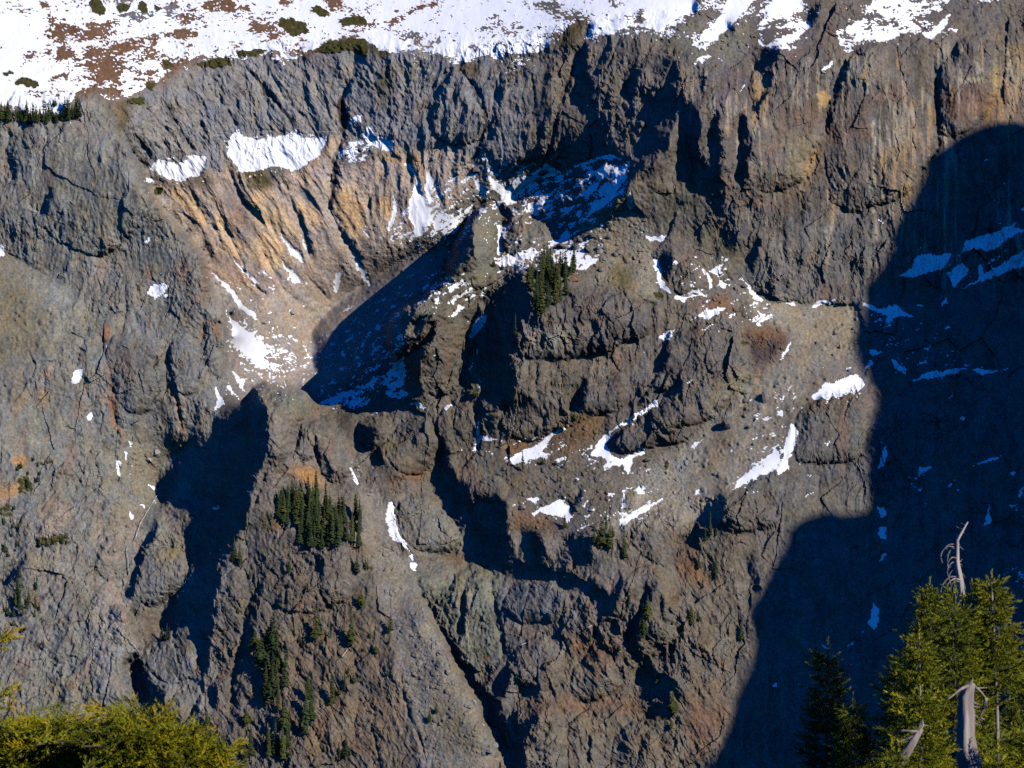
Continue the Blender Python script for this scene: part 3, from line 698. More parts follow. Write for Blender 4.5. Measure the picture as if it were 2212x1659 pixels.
BODIES = """
snowfield 1 -600,-400 3600,-400 2600,250 2500,420 1990,235 1760,350 1420,300 1120,360 960,480 720,580 430,575 230,625 -600,650
headwall 1 330,640 430,575 720,580 960,480 1120,360 1420,300 1760,350 1990,235 2800,330 3450,40 3700,100 3660,300 3450,400 3400,800 3300,900 3000,950 2700,870 2133,940 1860,900 1690,990 1400,1005 1130,1000 850,1060 700,860
moraine_bank 1 850,1060 1130,1000 1400,1005 1690,990 1860,900 1950,950 2133,940 2530,860 2760,900 2800,1100 2600,1250 2380,1420 2100,1650 1700,1900 1500,1900 1300,1700 1150,1450
basin 4 1200,100 1500,400 1700,250 1900,300 2133,200 2700,-50 2800,-220 2900,-180 2700,50 2500,300 2400,500 2300,750 1900,950 1830,900 1770,850 1650,820 1540,800 1480,830 1450,900 1240,980 1310,760 1310,500
left_cliff 1 -600,640 430,575 600,640 640,690 720,830 850,1050 930,1220 1040,1330 1150,1450 1200,1600 1240,1700 1300,1790 1310,1920 1320,2180 1200,2380 1050,2800 950,3300 700,3400 900,3700 1000,4600 -600,4600
left_scree 4 -400,20 60,60 200,130 400,240 500,330 460,430 300,620 200,760 0,1130 -400,1180
right_cliff 2 2160,40 2500,0 4500,0 4500,1640 2700,1560 2400,1300 2100,1100 1760,1060 1780,910 1800,820 1830,700 1840,560 1850,420 1885,330 1930,180
central_spur A 790,365 940,340 1010,240 1110,190 1350,80 1500,0 2000,0 2000,260 2212,500 2700,750 3100,900 3200,2500 2700,2700 2500,3800 1200,3900 900,3500 300,2600 100,2000 -130,1750 -190,1480 30,1250 180,1150 330,1040 480,620 545,500 700,375
scree_slope 6 500,200 640,320 900,340 1180,350 1200,560 1220,780 905,890 830,1000 800,1130 560,1390 380,1450 200,1450 200,1160 330,1070 500,900 640,720 800,540 600,420
pinnacle_ridge 4 1340,925 1450,905 1480,830 1540,800 1650,820 1770,850 1840,930 1900,1000 2000,1090 2080,1330 2200,1600 2500,2200 2950,3300 500,3300 600,2500 800,1800 900,1370 1000,1190
shaded_wall Z 1855,640 1840,740 1885,880 1865,1000 1870,1110 1700,1140 1650,1270 1620,1440 1500,1700 1480,1800 2500,1800 2500,640
"""
# cracks, chutes and gullies: half width, depth, line
CREASES = """
7 14 1 45,740 60,900 90,960 60,1060
9 14 1 300,1080 270,1180 220,1250
9 14 4 560,480 600,560 610,640 650,780 640,900 680,1060 660,1200 700,1440
8 9 4 480,340 500,480 440,680 520,900 560,1080 500,1240 440,1400 380,1600
5 7 4 850,90 885,215
6 16 4 985,560 965,680 1000,800 1060,1090
6 8 4 720,240 730,380 690,560
6 8 4 900,480 920,600 880,720
6 8 4 1180,440 1160,600 1200,760
5 18 4 1765,1040 1720,1130 1690,1240
5 16 4 1830,1060 1815,1200 1850,1270
7 12 4 1560,900 1580,1100 1540,1300 1450,1560
7 14 7 1590,490 1540,640 1490,900 1390,1290 1330,1380
5 14 7 1880,330 1910,450 1930,620 2010,800 2030,1050
6 10 7 1720,520 1700,760 1780,900
4 12 7 1040,900 1080,1080 1060,1170
6 9 7 130,1000 280,900 200,650
7 9 7 420,560 470,760 380,950 450,1150 560,1400
6 8 7 700,560 640,760 700,950 760,1040
6 8 7 250,420 300,620 420,800
5 18 8 820,560 790,760 775,860
5 18 8 985,560 1010,700 1050,900 1045,1000
4 12 8 1040,650 1060,740 1045,900
4 10 8 640,720 720,600 760,520
6 12 8 430,1060 450,1200 500,1380 560,1500 600,1659
6 10 8 1080,1020 1200,1080 1280,1180
7 14 8 1290,1659 1300,1450 1420,1300
7 14 8 1560,1659 1570,1400 1600,1290
7 12 8 1850,1659 1880,1480 1980,1380
6 12 8 1770,560 1790,700 1740,850
6 10 8 1960,1020 2020,820 1980,600
6 10 8 2100,1300 2080,1500 2120,1659
5 10 8 300,1200 260,1400 320,1659
5 10 8 120,1150 60,1350 100,1600
9 18 5 590,980 640,1130 640,1250 600,1400
6 14 5 860,900 880,1070 860,1200
5 10 5 1130,440 1120,600 1100,760 1100,900
5 12 5 1230,420 1240,600 1210,660 1200,880
5 10 5 1290,700 1290,900 1230,1060
5 10 5 1490,760 1430,950
9 16 5 1950,540 1900,760 1760,960
5 10 5 1640,700 1600,900
5 9 5 1400,260 1420,420 1380,560
5 9 5 1620,300 1600,480 1640,600
5 9 5 1800,320 1780,480 1700,560
6 20 3 1610,290 1620,560 1640,860 1560,960 1480,1080
6 20 3 1105,330 1040,560 1000,720 990,760
5 14 3 980,760 880,960 830,1050
5 14 3 2030,100 2020,380 1990,560
6 10 3 560,280 545,480 470,700
5 8 3 1250,1230 1330,1150 1330,1030
5 8 3 700,470 760,660 700,900
5 8 3 1180,1240 1100,1100 1160,980
7 14 2 750,385 870,530 930,700 840,920
7 14 2 1415,390 1340,640 1270,930
10 22 2 180,240 140,450 80,570 100,740 20,1000 0,1150
5 10 2 1000,400 980,700 940,760
6 8 2 360,330 330,480 400,620 330,760
6 8 2 520,330 560,460 500,620
6 8 2 1180,420 1200,600 1130,760
7 14 1 1410,380 1540,520 1710,740
5 9 1 960,600 1010,700 1130,890
5 9 1 1110,600 1200,790
7 10 1 1200,500 1320,640 1380,760
6 9 1 850,740 940,900
6 9 1 1560,420 1640,560 1780,700
10 14 1 1300,920 1400,1180 1560,1330
10 14 1 1640,1020 1690,1180 1760,1350 1800,1520
10 18 1 1950,960 1900,1200 1990,1380 2100,1560
7 10 1 1100,1090 1200,1300 1310,1360
8 11 1 1240,1250 1330,1370 1420,1560
8 14 2 310,880 330,990 260,1100 220,1230
8 12 2 450,900 480,1040 560,1150
8 10 4 1500,0 1640,250 1830,420
8 10 4 1780,180 1920,330
7 9 4 1340,60 1480,240 1560,300
"""

# how rough the rock is, by zone
CALM = """
.55 1 -300,600 480,640 700,800 900,1150 1160,1500 1300,1900 1320,2180 900,2400 400,2400 -300,2000
.45 1 330,640 900,480 1400,300 2133,240 2800,300 3000,500 3000,1050 2400,950 2000,850 1300,1000 850,1050 640,700
.5 4 0,900 500,800 700,500 1000,480 1310,600 1300,760 1100,1050 700,1400 600,1659 -200,1900
.4 4 1480,820 1650,800 1840,930 2000,1090 2060,1330 1900,1400 1700,1260 1560,1280 1520,1000
.45 3 560,480 900,400 1110,300 1400,240 1640,250 2000,150 2300,200 2300,800 1500,1240 1000,1240 700,1150 540,900
.75 3 60,600 560,600 560,1300 60,1300
.5 7 820,380 1120,320 1120,420 970,700 820,690
.5 7 850,990 1040,780 1130,750 1200,1050 1080,1400 990,1330
.6 7 -100,300 600,200 800,600 700,1300 300,1400 -100,1300
.55 8 520,500 860,460 1330,520 1500,640 1300,800 1040,1000 900,1140 780,1000
.55 8 400,60 620,20 740,150 820,260 740,390 480,330
.5 6 830,900 1270,850 1210,1080 1215,1560 800,1600 700,1400 800,1150
.6 A 480,600 700,370 800,450 1080,430 1300,640 1180,780 660,940 540,900
1.0 5 1040,420 1400,230 1940,360 1960,480 1640,640 1500,950 1230,1130 1040,1120 1000,900
1.0 8 1050,760 1450,780 1900,560 2200,600 2200,1250 1100,1250
.8 8 1100,1280 1900,1270 2212,1300 2212,2000 1100,2000
.6 7 1650,700 2300,900 2600,1500 2600,2000 1900,2000
.4 9 600,300 2300,-200 2300,1700 500,1700
"""
# ---------------------------------------------------------------- terrain numerics (plain numpy)
FPX, CX, CY, D0 = 5640.0, 1250.0, 937.5, 1240.0       # image pixels -> angles; distance of the reference plane (m)
CS = 5.0                                              # coarse cell
U0, U1, V0, V1 = -180.0, 2680.0, -140.0, 2010.0
NUc, NVc = int((U1 - U0) / CS) + 1, int((V1 - V0) / CS) + 1
uc = U0 + CS * np.arange(NUc)
vc = V0 + CS * np.arange(NVc)
_rs = np.random.RandomState(7)
_PERM = _rs.permutation(4096).astype(np.int32)
_ang = _rs.rand(4096) * 2 * np.pi
_GX, _GY = np.cos(_ang).astype(np.float32), np.sin(_ang).astype(np.float32)
_RND = _rs.rand(4096, 3).astype(np.float32)


def _hash(ix, iy, seed):
    return _PERM[(ix + _PERM[(iy + seed * 131) & 4095]) & 4095]


def noise(x, y, seed=0):
    xf, yf = np.floor(x), np.floor(y)
    ix, iy = xf.astype(np.int32), yf.astype(np.int32)
    fx, fy = (x - xf).astype(np.float32), (y - yf).astype(np.float32)
    u = fx * fx * fx * (fx * (fx * 6 - 15) + 10)
    v = fy * fy * fy * (fy * (fy * 6 - 15) + 10)
    def g(dx, dy):
        h = _hash(ix + dx, iy + dy, seed)
        return _GX[h] * (fx - dx) + _GY[h] * (fy - dy)
    a = g(0, 0); b = g(1, 0); c = g(0, 1); d = g(1, 1)
    return 1.5 * ((a + u * (b - a)) * (1 - v) + (c + u * (d - c)) * v)


def fbm(x, y, lam, octv, seed=0, gain=.5, ridged=False):
    out = 0; amp = 1.0; tot = 0
    for k in range(octv):
        n = noise(x / lam, y / lam, seed + 17 * k)
        if ridged:
            n = 1 - 2 * np.abs(n)
        out = out + amp * n; tot += amp
        amp *= gain; lam /= 2.03
    return out / tot


def cells(x, y, seed=0):
    """Worley: distance to nearest point, gap to the second, and a random value per cell."""
    xf, yf = np.floor(x), np.floor(y)
    ix, iy = xf.astype(np.int32), yf.astype(np.int32)
    fx, fy = (x - xf).astype(np.float32), (y - yf).astype(np.float32)
    f1 = np.full(x.shape, 9., np.float32); f2 = f1.copy(); rv = np.zeros(x.shape, np.float32)
    tx = rv.copy(); ty = rv.copy()
    for dy in (-1, 0, 1):
        for dx in (-1, 0, 1):
            h = _hash(ix + dx, iy + dy, seed)
            px = dx + _RND[h, 0] - fx; py = dy + _RND[h, 1] - fy
            d = px * px + py * py
            near = d < f1
            f2 = np.where(near, f1, np.minimum(f2, d))
            rv = np.where(near, _RND[h, 2], rv)
            tx = np.where(near, px, tx); ty = np.where(near, py, ty)
            f1 = np.where(near, d, f1)
    return np.sqrt(f1), np.sqrt(f2), rv, tx, ty


def raster(poly, u, v, mask):
    """even-odd fill of poly on the regular grid u x v, or-ed into mask; returns slices"""
    du, dv = u[1] - u[0], v[1] - v[0]
    i0 = max(0, int((poly[:, 1].min() - v[0]) / dv)); i1 = min(len(v), int((poly[:, 1].max() - v[0]) / dv) + 2)
    j0 = max(0, int((poly[:, 0].min() - u[0]) / du)); j1 = min(len(u), int((poly[:, 0].max() - u[0]) / du) + 2)
    if i1 <= i0 or j1 <= j0:
        return None
    vv = v[i0:i1, None]; uu = u[None, j0:j1]
    ins = np.zeros((i1 - i0, j1 - j0), bool)
    n = len(poly)
    for k in range(n):
        xa, ya = poly[k]; xb, yb = poly[(k + 1) % n]
        if ya == yb:
            continue
        c = ((ya > vv) != (yb > vv))
        ins ^= c & (uu < (xb - xa) * (vv - ya) / (yb - ya) + xa)
    mask[i0:i1, j0:j1] |= ins
    return (slice(i0, i1), slice(j0, j1), ins)


def blur(a, r, n=2):
    for _ in range(n):
        for ax in (0, 1):
            p = np.pad(a, [(r + 1, r) if k == ax else (0, 0) for k in (0, 1)], mode='edge')
            c = np.cumsum(p, axis=ax, dtype=np.float64)
            m = a.shape[ax]
            a = (np.take(c, np.arange(2 * r + 1, 2 * r + 1 + m), ax) - np.take(c, np.arange(0, m), ax)) / (2 * r + 1)
    return a.astype(np.float32)


def seg_dist(poly, u, v, reach):
    """distance to an open polyline, its side (+ = right of travel on screen) and position 0..1 along it"""
    U, V = np.meshgrid(u, v)
    D = np.full(U.shape, 1e9, np.float32); S = np.zeros(U.shape, np.float32); T = S.copy()
    NX = S.copy(); NY = S.copy()
    L = np.r_[0, np.cumsum(np.hypot(*np.diff(poly, axis=0).T))]
    du, dv = u[1] - u[0], v[1] - v[0]
    for k in range(len(poly) - 1):
        a, b = poly[k], poly[k + 1]
        j0 = max(0, int((min(a[0], b[0]) - reach - u[0]) / du)); j1 = min(len(u), int((max(a[0], b[0]) + reach - u[0]) / du) + 2)
        i0 = max(0, int((min(a[1], b[1]) - reach - v[0]) / dv)); i1 = min(len(v), int((max(a[1], b[1]) + reach - v[0]) / dv) + 2)
        if i1 <= i0 or j1 <= j0:
            continue
        s = (slice(i0, i1), slice(j0, j1))
        d = b - a; ll = np.hypot(*d)
        if ll == 0:
            continue
        px, py = U[s] - a[0], V[s] - a[1]
        t = np.clip((px * d[0] + py * d[1]) / ll ** 2, 0, 1)
        dist = np.hypot(px - t * d[0], py - t * d[1])
        side = d[0] * py - d[1] * px            # >0: right of travel (v grows downward)
        m = dist < D[s]
        D[s] = np.where(m, dist, D[s]); S[s] = np.where(m, np.sign(side), S[s])
        T[s] = np.where(m, (L[k] + t * ll) / L[-1], T[s])
        NX[s] = np.where(m, -d[1] / ll, NX[s]); NY[s] = np.where(m, d[0] / ll, NY[s])   # points to the right of travel
    return D, S, T, NX, NY


ITER = 14


def coarse_depth():
    H = (NVc, NUc)
    gx = np.full(H, .12, np.float32); cot = np.full(H, .45, np.float32)
    w = np.ones(H, np.float32)
    for ln in SLOPES.strip().splitlines():
        c, s = ln.split(' ', 1)
        m = np.zeros(H, bool); r = raster(pts(s), uc, vc, m)
        if r:
            cot[m] = float(c)
    cot = blur(cot, 2)
    gy = -cot
    dark = np.zeros(H, bool)
    for s in FLANKS.strip().splitlines():
        m = np.zeros(H, bool); raster(pts(s), uc, vc, m)
        dark |= m
    core = np.zeros(H, np.float32)
    for i in range(NVc):                              # each run: steep right part, shaded foot on its left
        row = dark[i]
        e = np.flatnonzero(np.diff(np.r_[0, row.astype(np.int8), 0]))
        for a, b in zip(e[::2], e[1::2]):
            n = b - a; k = a + int(round(n * .34))
            core[i, k:b] = 1
    core = blur(core, 1, 1)
    dk = blur(dark.astype(np.float32), 1, 1)
    gx = gx * (1 - dk) + dk * (-1.8 * core + .02)
    w = w + 9 * dk
    for ln in STEPS.strip().splitlines():
        J, side, s = ln.split(' ', 2); J = float(J)
        p = pts(s)
        D, S, T, NX, NY = seg_dist(p, uc, vc, 60)
        sg = 1.0 if side == 'L' else -1.0               # drawing direction: 'R' front body lies right of travel -> back is left
        # make (bx,by) point to the back
        bx, by = NX * sg, NY * sg
        back = S * sg                                   # >0 on the back side
        taper = np.clip(np.minimum(T, 1 - T) / .18, 0, 1); taper = taper * taper * (3 - 2 * taper)
        hw = 6.0
        e = (D < hw).astype(np.float32) * taper
        rnd = np.clip(1 - D / 45, 0, 1) * (back < 0) * taper * (1 - e)
        gx = gx * (1 - e) + e * (J / (2 * hw)) * bx + rnd * bx * 1.0
        gy = gy * (1 - e) + e * (J / (2 * hw)) * by + rnd * by * 1.0
        w = w + e * 10 + 3 * rnd
    # weighted least squares by preconditioned conjugate gradients
    wx = np.minimum(w[:, 1:], w[:, :-1]); wy = np.minimum(w[1:], w[:-1])
    tgx = .5 * (gx[:, 1:] + gx[:, :-1]) * CS; tgy = .5 * (gy[1:] + gy[:-1]) * CS
    eps = 1.2e-4
    W0 = np.cumsum(np.vstack([np.zeros((1, NUc)), np.repeat(tgy.mean(1)[:, None], NUc, 1)]), 0)
    def AT(ax, ay):
        r = np.zeros(H)
        r[:, 1:] += ax; r[:, :-1] -= ax; r[1:] += ay; r[:-1] -= ay
        return r
    def A(x):
        return AT(wx * (x[:, 1:] - x[:, :-1]), wy * (x[1:] - x[:-1])) + eps * x
    lam = (2 - 2 * np.cos(np.pi * np.arange(NVc) / NVc))[:, None] + (2 - 2 * np.cos(np.pi * np.arange(NUc) / NUc))[None] + eps
    ky = np.exp(-1j * np.pi * np.arange(NVc) / (2 * NVc))[:, None]; kx = np.exp(-1j * np.pi * np.arange(NUc) / (2 * NUc))[None]
    def dct1(a, ax):
        n = a.shape[ax]
        b = np.fft.rfft(np.concatenate([a, np.flip(a, ax)], ax), axis=ax)
        b = np.take(b, np.arange(n), ax)
        return (b * (ky if ax == 0 else kx)).real
    def idct1(a, ax):
        n = a.shape[ax]
        f = a * np.conj(ky if ax == 0 else kx)
        z = np.zeros_like(np.take(f, [0], ax))
        f = np.concatenate([f, z], ax)
        return np.take(np.fft.irfft(f, 2 * n, axis=ax), np.arange(n), ax)
    def pre(r):
        return idct1(idct1(dct1(dct1(r, 0), 1) / lam, 0), 1)
    U, V = np.meshgrid(uc, vc)
    def solve(x, tx, n):
        b = AT(wx * tx, wy * tgy) + eps * W0
        r = b - A(x); z = pre(r); p = z.copy(); rz = (r * z).sum()
        for it in range(n):
            Ap = A(p); al = rz / (p * Ap).sum()
            x = x + al * p; r = r - al * Ap
            z = pre(r); rz2 = (r * z).sum(); p = z + rz2 / rz * p; rz = rz2
        return x
    x = solve(W0.copy(), tgx, 40)
    bul = np.zeros(H)
    for ln in BULGES.strip().splitlines():
        h, r, s = ln.split(' ', 2)
        m = np.zeros(H, bool)
        if raster(pts(s), uc, vc, m):
            r = int(r)
            d = blur(m.astype(np.float32), r, 1)
            bul = bul - 1.55 * float(h) * np.sqrt(np.clip(2 * d - .9, 0, 1.1))
    bump = np.zeros(H, np.float32)
    okl = (U < 2060)
    for k in range(ITER):                             # turn flanks a little further until the sun leaves them
        xb = x + bul
        lit, _ = lit_preview(U, V, to_world(U, V, xb - xb[int((CY - V0) / CS), int((CX - U0) / CS)]))
        bump -= .38 * dark * (lit > .02) * (.4 + .6 * core)
        bump += .30 * ((~dark) & okl) * np.clip((.45 - lit) / .40, 0, 1)
        bump = np.clip(bump, -3.2, 2.4)
        bb = blur(bump, 1, 1)
        x = solve(x, tgx + CS * .5 * (bb[:, 1:] + bb[:, :-1]), 12)
    x = x + bul
    ref = x[int((CY - V0) / CS), int((CX - U0) / CS)]
    return (x - ref).astype(np.float32), dark


def sample(grid, U, V, u, v):
    x = np.clip((U - u[0]) / (u[1] - u[0]), 0, len(u) - 1.001); y = np.clip((V - v[0]) / (v[1] - v[0]), 0, len(v) - 1.001)
    ix, iy = x.astype(np.int32), y.astype(np.int32)
    fx, fy = (x - ix).astype(np.float32), (y - iy).astype(np.float32)
    g = grid
    return ((g[iy, ix] * (1 - fx) + g[iy, ix + 1] * fx) * (1 - fy) + (g[iy + 1, ix] * (1 - fx) + g[iy + 1, ix + 1] * fx) * fy)


def to_world(U, V, W):
    Y = D0 * np.exp(W / FPX)
    return np.stack([Y * (U - CX) / FPX, Y, -Y * (V - CY) / FPX], -1)


def lit_preview(U, V, P, extra=None):
    """sun light on the surface, with cast shadows by marching towards the sun"""
    Y = P[..., 1]
    a = np.gradient(P, axis=1); b = np.gradient(P, axis=0)
    n = np.cross(b, a); n /= np.linalg.norm(n, axis=-1, keepdims=True) + 1e-9
    n *= np.where(n[..., 1:2] > 0, -1, 1) * 1.0
    lit = np.clip((n * SUN).sum(-1), 0, 1)
    sh = np.zeros(Y.shape, bool)
    u, v = U[0], V[:, 0]
    for t in np.r_[1.5:12:1.5, 12:60:3, 60:320:6]:
        Q = P + SUN * t
        qu = CX + FPX * Q[..., 0] / Q[..., 1]; qv = CY - FPX * Q[..., 2] / Q[..., 1]
        inside = (qu < u[-1]) & (qv > v[0])
        sh |= inside & (Q[..., 1] > sample(Y, qu, qv, u, v) + .15 + .01 * t)
    return lit * ~sh, n


def sstep(a, b, x):
    t = np.clip((x - a) / (b - a), 0, 1)
    return t * t * (3 - 2 * t)


def soft_zone(polys, grid_shape, r):
    m = np.zeros(grid_shape, bool)
    for s in polys:
        raster(pts(s), uc, vc, m)
    return blur(m.astype(np.float32), r)


FS = 2.5                                              # fine cell


def fine_terrain():
    H = (NVc, NUc)
    Wc, dark = coarse_depth()
    uf = np.arange(U0 + 40, U1 - 40, FS); vf = np.arange(V0 + 40, V1 - 40, FS)
    U, V = np.meshgrid(uf.astype(np.float32), vf.astype(np.float32))
    # ragged outlines: everything traced is looked up through a small random warp
    wu = U + 9 * fbm(U, V, 60, 2, 1) + 5 * fbm(U, V, 16, 2, 2)
    wv = V + 9 * fbm(U, V, 60, 2, 3) + 5 * fbm(U, V, 16, 2, 4)
    # --- material zones, drawn on a finer grid
    uz = np.arange(U0, U1 + .1, 2.5); vz = np.arange(V0, V1 + .1, 2.5); HZ = (len(vz), len(uz))
    col = np.empty(HZ + (3,), np.float32); col[:] = (.14, .125, .11)
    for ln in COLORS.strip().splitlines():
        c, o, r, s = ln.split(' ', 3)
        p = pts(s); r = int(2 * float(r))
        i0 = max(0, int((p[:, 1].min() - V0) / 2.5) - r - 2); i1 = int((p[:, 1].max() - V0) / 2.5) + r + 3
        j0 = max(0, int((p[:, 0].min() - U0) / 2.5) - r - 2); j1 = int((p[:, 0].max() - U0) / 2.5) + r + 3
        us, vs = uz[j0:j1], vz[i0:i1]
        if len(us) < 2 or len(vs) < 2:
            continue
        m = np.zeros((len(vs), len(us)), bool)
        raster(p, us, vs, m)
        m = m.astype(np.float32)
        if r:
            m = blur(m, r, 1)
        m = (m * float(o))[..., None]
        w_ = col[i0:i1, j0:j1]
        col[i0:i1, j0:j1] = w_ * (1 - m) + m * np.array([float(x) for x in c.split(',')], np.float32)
    snowd = np.zeros(HZ, np.float32)
    for ln in SNOW.strip().splitlines():
        d, s = ln.split(' ', 1)
        m = np.zeros(HZ, bool)
        if raster(pts(s), uz, vz, m):
            snowd = np.where(m, np.float32(d), snowd)
    matd = np.zeros(HZ, np.float32)
    for ln in MATS.strip().splitlines():
        d, s = ln.split(' ', 1)
        m = np.zeros(HZ, bool)
        if raster(pts(s), uz, vz, m):
            matd = np.where(m, np.float32(d), matd)
    cot = np.full(H, .45, np.float32)
    for ln in SLOPES.strip().splitlines():
        c, s = ln.split(' ', 1)
        m = np.zeros(H, bool)
        if raster(pts(s), uc, vc, m):
            cot[m] = float(c)
    cot = blur(cot, 2)
    firm = .12 + .88 * sample(1 - sstep(.4, .95, blur(cot, 2)), U, V, uc, vc)      # gentle ground keeps its plane
    W = sample(Wc, U + (wu - U) * firm, V + (wv - V) * firm, uc, vc)
    steep = sample(1 - sstep(.5, .95, cot), wu, wv, uc, vc)          # 1 on rock, 0 on scree and snow
    cliff = sample(1 - sstep(.26, .5, cot), wu, wv, uc, vc)
    z_bad = sample(soft_zone(["1 850,1060 1330,960 1860,920 2133,940 2530,850 2740,1100 2380,1420 2100,1700 1500,2300 1150,1450"], H, 8), wu, wv, uc, vc)
    z_head = sample(soft_zone(["1 330,640 900,480 1400,300 2133,240 2800,300 3000,700 2800,1000 2000,850 1300,1000 850,1050"], H, 8), wu, wv, uc, vc)
    z_rc = sample(soft_zone(["3 100,300 600,300 1250,250 2500,150 2500,1700 1300,1700 520,1300 300,1000"], H, 8), wu, wv, uc, vc)
    z_low = sample(soft_zone(["7 1300,600 2200,700 2700,1700 2700,2000 1000,2000 1000,1400", "8 1400,800 2212,300 2400,300 2300,1800 1100,1800"], H, 10), wu, wv, uc, vc)
    snow0 = sample(blur((snowd > .6).astype(np.float32), 2, 1), wu, wv, uz, vz)
    # --- relief, in image pixels towards the viewer
    def aniso(ang, k):
        """coordinates squeezed along a direction (degrees from vertical, leaning right going down)"""
        a = np.radians(ang); s, c = np.sin(a), np.cos(a)
        along = U * s + V * c; across = U * c - V * s
        return across, along / k
    wx = 14 * fbm(U, V, 90, 3, 11)
    wy = 14 * fbm(U, V, 90, 3, 12)
    big = fbm(U + wx, (V + wy) * .6, 150, 4, 21, .5, True) * .7 + fbm(U, V * .8, 80, 3, 25) * .5
    a, b = aniso(0, 4.5)
    flute = fbm(a + wx * 1.3, b + wy * .3, 42, 4, 31, .55, True)
    a, b = aniso(33, 4.0)
    diag = fbm(a + wx, b + wy * .4, 44, 4, 41, .55, True)
    a, b = aniso(-30, 3.0)
    diag2 = fbm(a + wx, b + wy * .4, 50, 4, 51, .55, True)
    def facets(lam, seed, kx=1., ky=1., crack=.015):
        f1, f2, rv, tx, ty = cells((U + wx) / (lam * kx), (V + wy) / (lam * ky), seed)
        h = np.frac(rv * 7.13) if hasattr(np, 'frac') else (rv * 7.13) % 1.0
        h2 = (rv * 31.7) % 1.0
        edge = sstep(0, .16, f2 - f1)
        return lam * ((h - .5) * 1.1 * tx + (h2 - .35) * .8 * ty + .28 * (rv - .5)) - lam * crack * (1 - edge)
    fa = facets(44, 61, 1, 1.7); fb = facets(19, 62, 1, 1.6); fc = facets(9, 63, 1, 1.3)
    patch = sstep(-.38, .38, fbm(U, V, 170, 3, 71))                   # rougher and smoother areas
    patch2 = sstep(-.3, .4, fbm(U, V, 60, 2, 72))
    slab = facets(105, 64, 1, 1.5, .012)
    rough = steep * (.18 + .95 * patch) * (1 - .5 * z_head) * (1 - .7 * z_bad)
    rid = fbm(U + wx * 1.6, (V + wy * 1.6) * .62, 64, 5, 27, .56, True)
    calm = np.full(H, .85, np.float32)
    for ln in CALM.strip().splitlines():
        c_, s = ln.split(' ', 1)
        m = np.zeros(H, bool)
        if raster(pts(s), uc, vc, m):
            calm[m] = float(c_)
    calm = sample(blur(calm, 5), wu, wv, uc, vc)
    rel = steep * (15 * big + 17 * rid * (.12 + patch)) * (1 - .4 * z_head) * (1 - .7 * z_bad)
    rel += steep * .26 * slab * (1 - z_bad) * (1 - .5 * z_head)
    rel += rough * (.55 * fa + .40 * fb + .50 * fc)
    rel = rel * calm
    rel += calm * cliff * (1 - z_head) * (1 - .7 * sstep(1150, 1300, V)) * 11 * flute * (.5 + .7 * patch2) + z_rc * cliff * 3 * flute
    rel += z_head * (10 * diag * (U < 1000) + 12 * diag2 * (U >= 1000) + 9 * flute)
    a, b = aniso(30, 5)
    fin = fbm(a + wx * 1.2, b + wy * .4, 75, 3, 43, .5, True); a, b = aniso(4, 4)
    fin2 = fbm(a + wx, b + wy * .4, 62, 3, 44, .5, True)
    rel += z_bad * (1 - .6 * snow0) * ((17 * fin + 6 * diag) * sstep(1000, 780, U) + (15 * fin2 + 6 * flute) * sstep(780, 1000, U)) * sstep(1000, 560, V + .2 * U)
    z_lw = sample(soft_zone(['7 -300,-200 700,-200 720,700 800,1300 700,1700 -300,1700'], H, 10), wu, wv, uc, vc)
    rel += z_low * steep * 10 * diag + z_lw * steep * 13 * diag2
    for ln in CREASES.strip().splitlines():
        hw, dp, s = ln.split(' ', 2); p = pts(s); hw = float(hw)
        i0, i1 = np.searchsorted(vf, [p[:, 1].min() - 30, p[:, 1].max() + 30]); j0, j1 = np.searchsorted(uf, [p[:, 0].min() - 30, p[:, 0].max() + 30])
        if i1 - i0 < 2 or j1 - j0 < 2:
            continue
        D, S, T, _, _ = seg_dist(p, uf[j0:j1], vf[i0:i1], 26)
        q = (slice(i0, i1), slice(j0, j1))
        D = D + 5 * noise(U[q] / 13, V[q] / 13, 120) + 2
        rel[q] -= float(dp) * np.exp(-np.clip(np.abs(D) / hw, 0, 6) ** 1.4) * sstep(0, .12, np.minimum(T, 1 - T)) * (.6 + .4 * patch2[q])
    dkf = sample(blur(dark.astype(np.float32), 1, 1), wu, wv, uc, vc)
    rel = rel * (1 - .72 * dkf)
    loose = (1 - steep) * (1 - snow0) * (1 - .65 * z_bad)
    f1, f2, rv, _, _ = cells(U / 8.5, V / 7.5, 81)
    blocks = np.sqrt(np.clip(1 - (f1 / (.25 + .45 * rv)) ** 2, 0, 1)) * (rv > .35) * (2.2 + 5 * (rv > .9))
    f1, f2, rv2, _, _ = cells(U / 22, V / 19, 82)
    blocks2 = np.sqrt(np.clip(1 - (f1 / (.2 + .25 * rv2)) ** 2, 0, 1)) * (rv2 > .8) * 7
    rel += loose * (blocks * (.35 + .5 * patch2) + blocks2 * .8 * patch + 6 * fbm(U, V, 70, 3, 83) + 1.1 * noise(U / 6, V / 6, 84))
    rel += (.25 + .75 * steep) * (1 - .8 * snow0) * (.8 + 1.1 * patch) * noise(U / 7.5, V / 10, 85)
    rel += snow0 * 3 * fbm(U, V * 1.5, 120, 2, 86)
    W = W - rel
    # --- snow cover
    lo = 7 * np.gradient(blur(W, 2, 1), axis=0) / FS
    top = sstep(330, 250, V)                                         # the high slopes
    n = .5 + .62 * (1 - top) * fbm(U + V * .25, V * 2.2, 26, 3, 91, .6) + top * (.95 * fbm(U + V * .35, V * 1.7, 85, 4, 91, .62) + .35 * fbm(U + V * .25, V * 2.4, 17, 2, 99, .6)) + .25 * noise(U / 5, V / 3.5, 92)
    al, ac = U * .85 - V * .53, U * .53 + V * .85                     # on the spur the snow lies in bands rising to the right
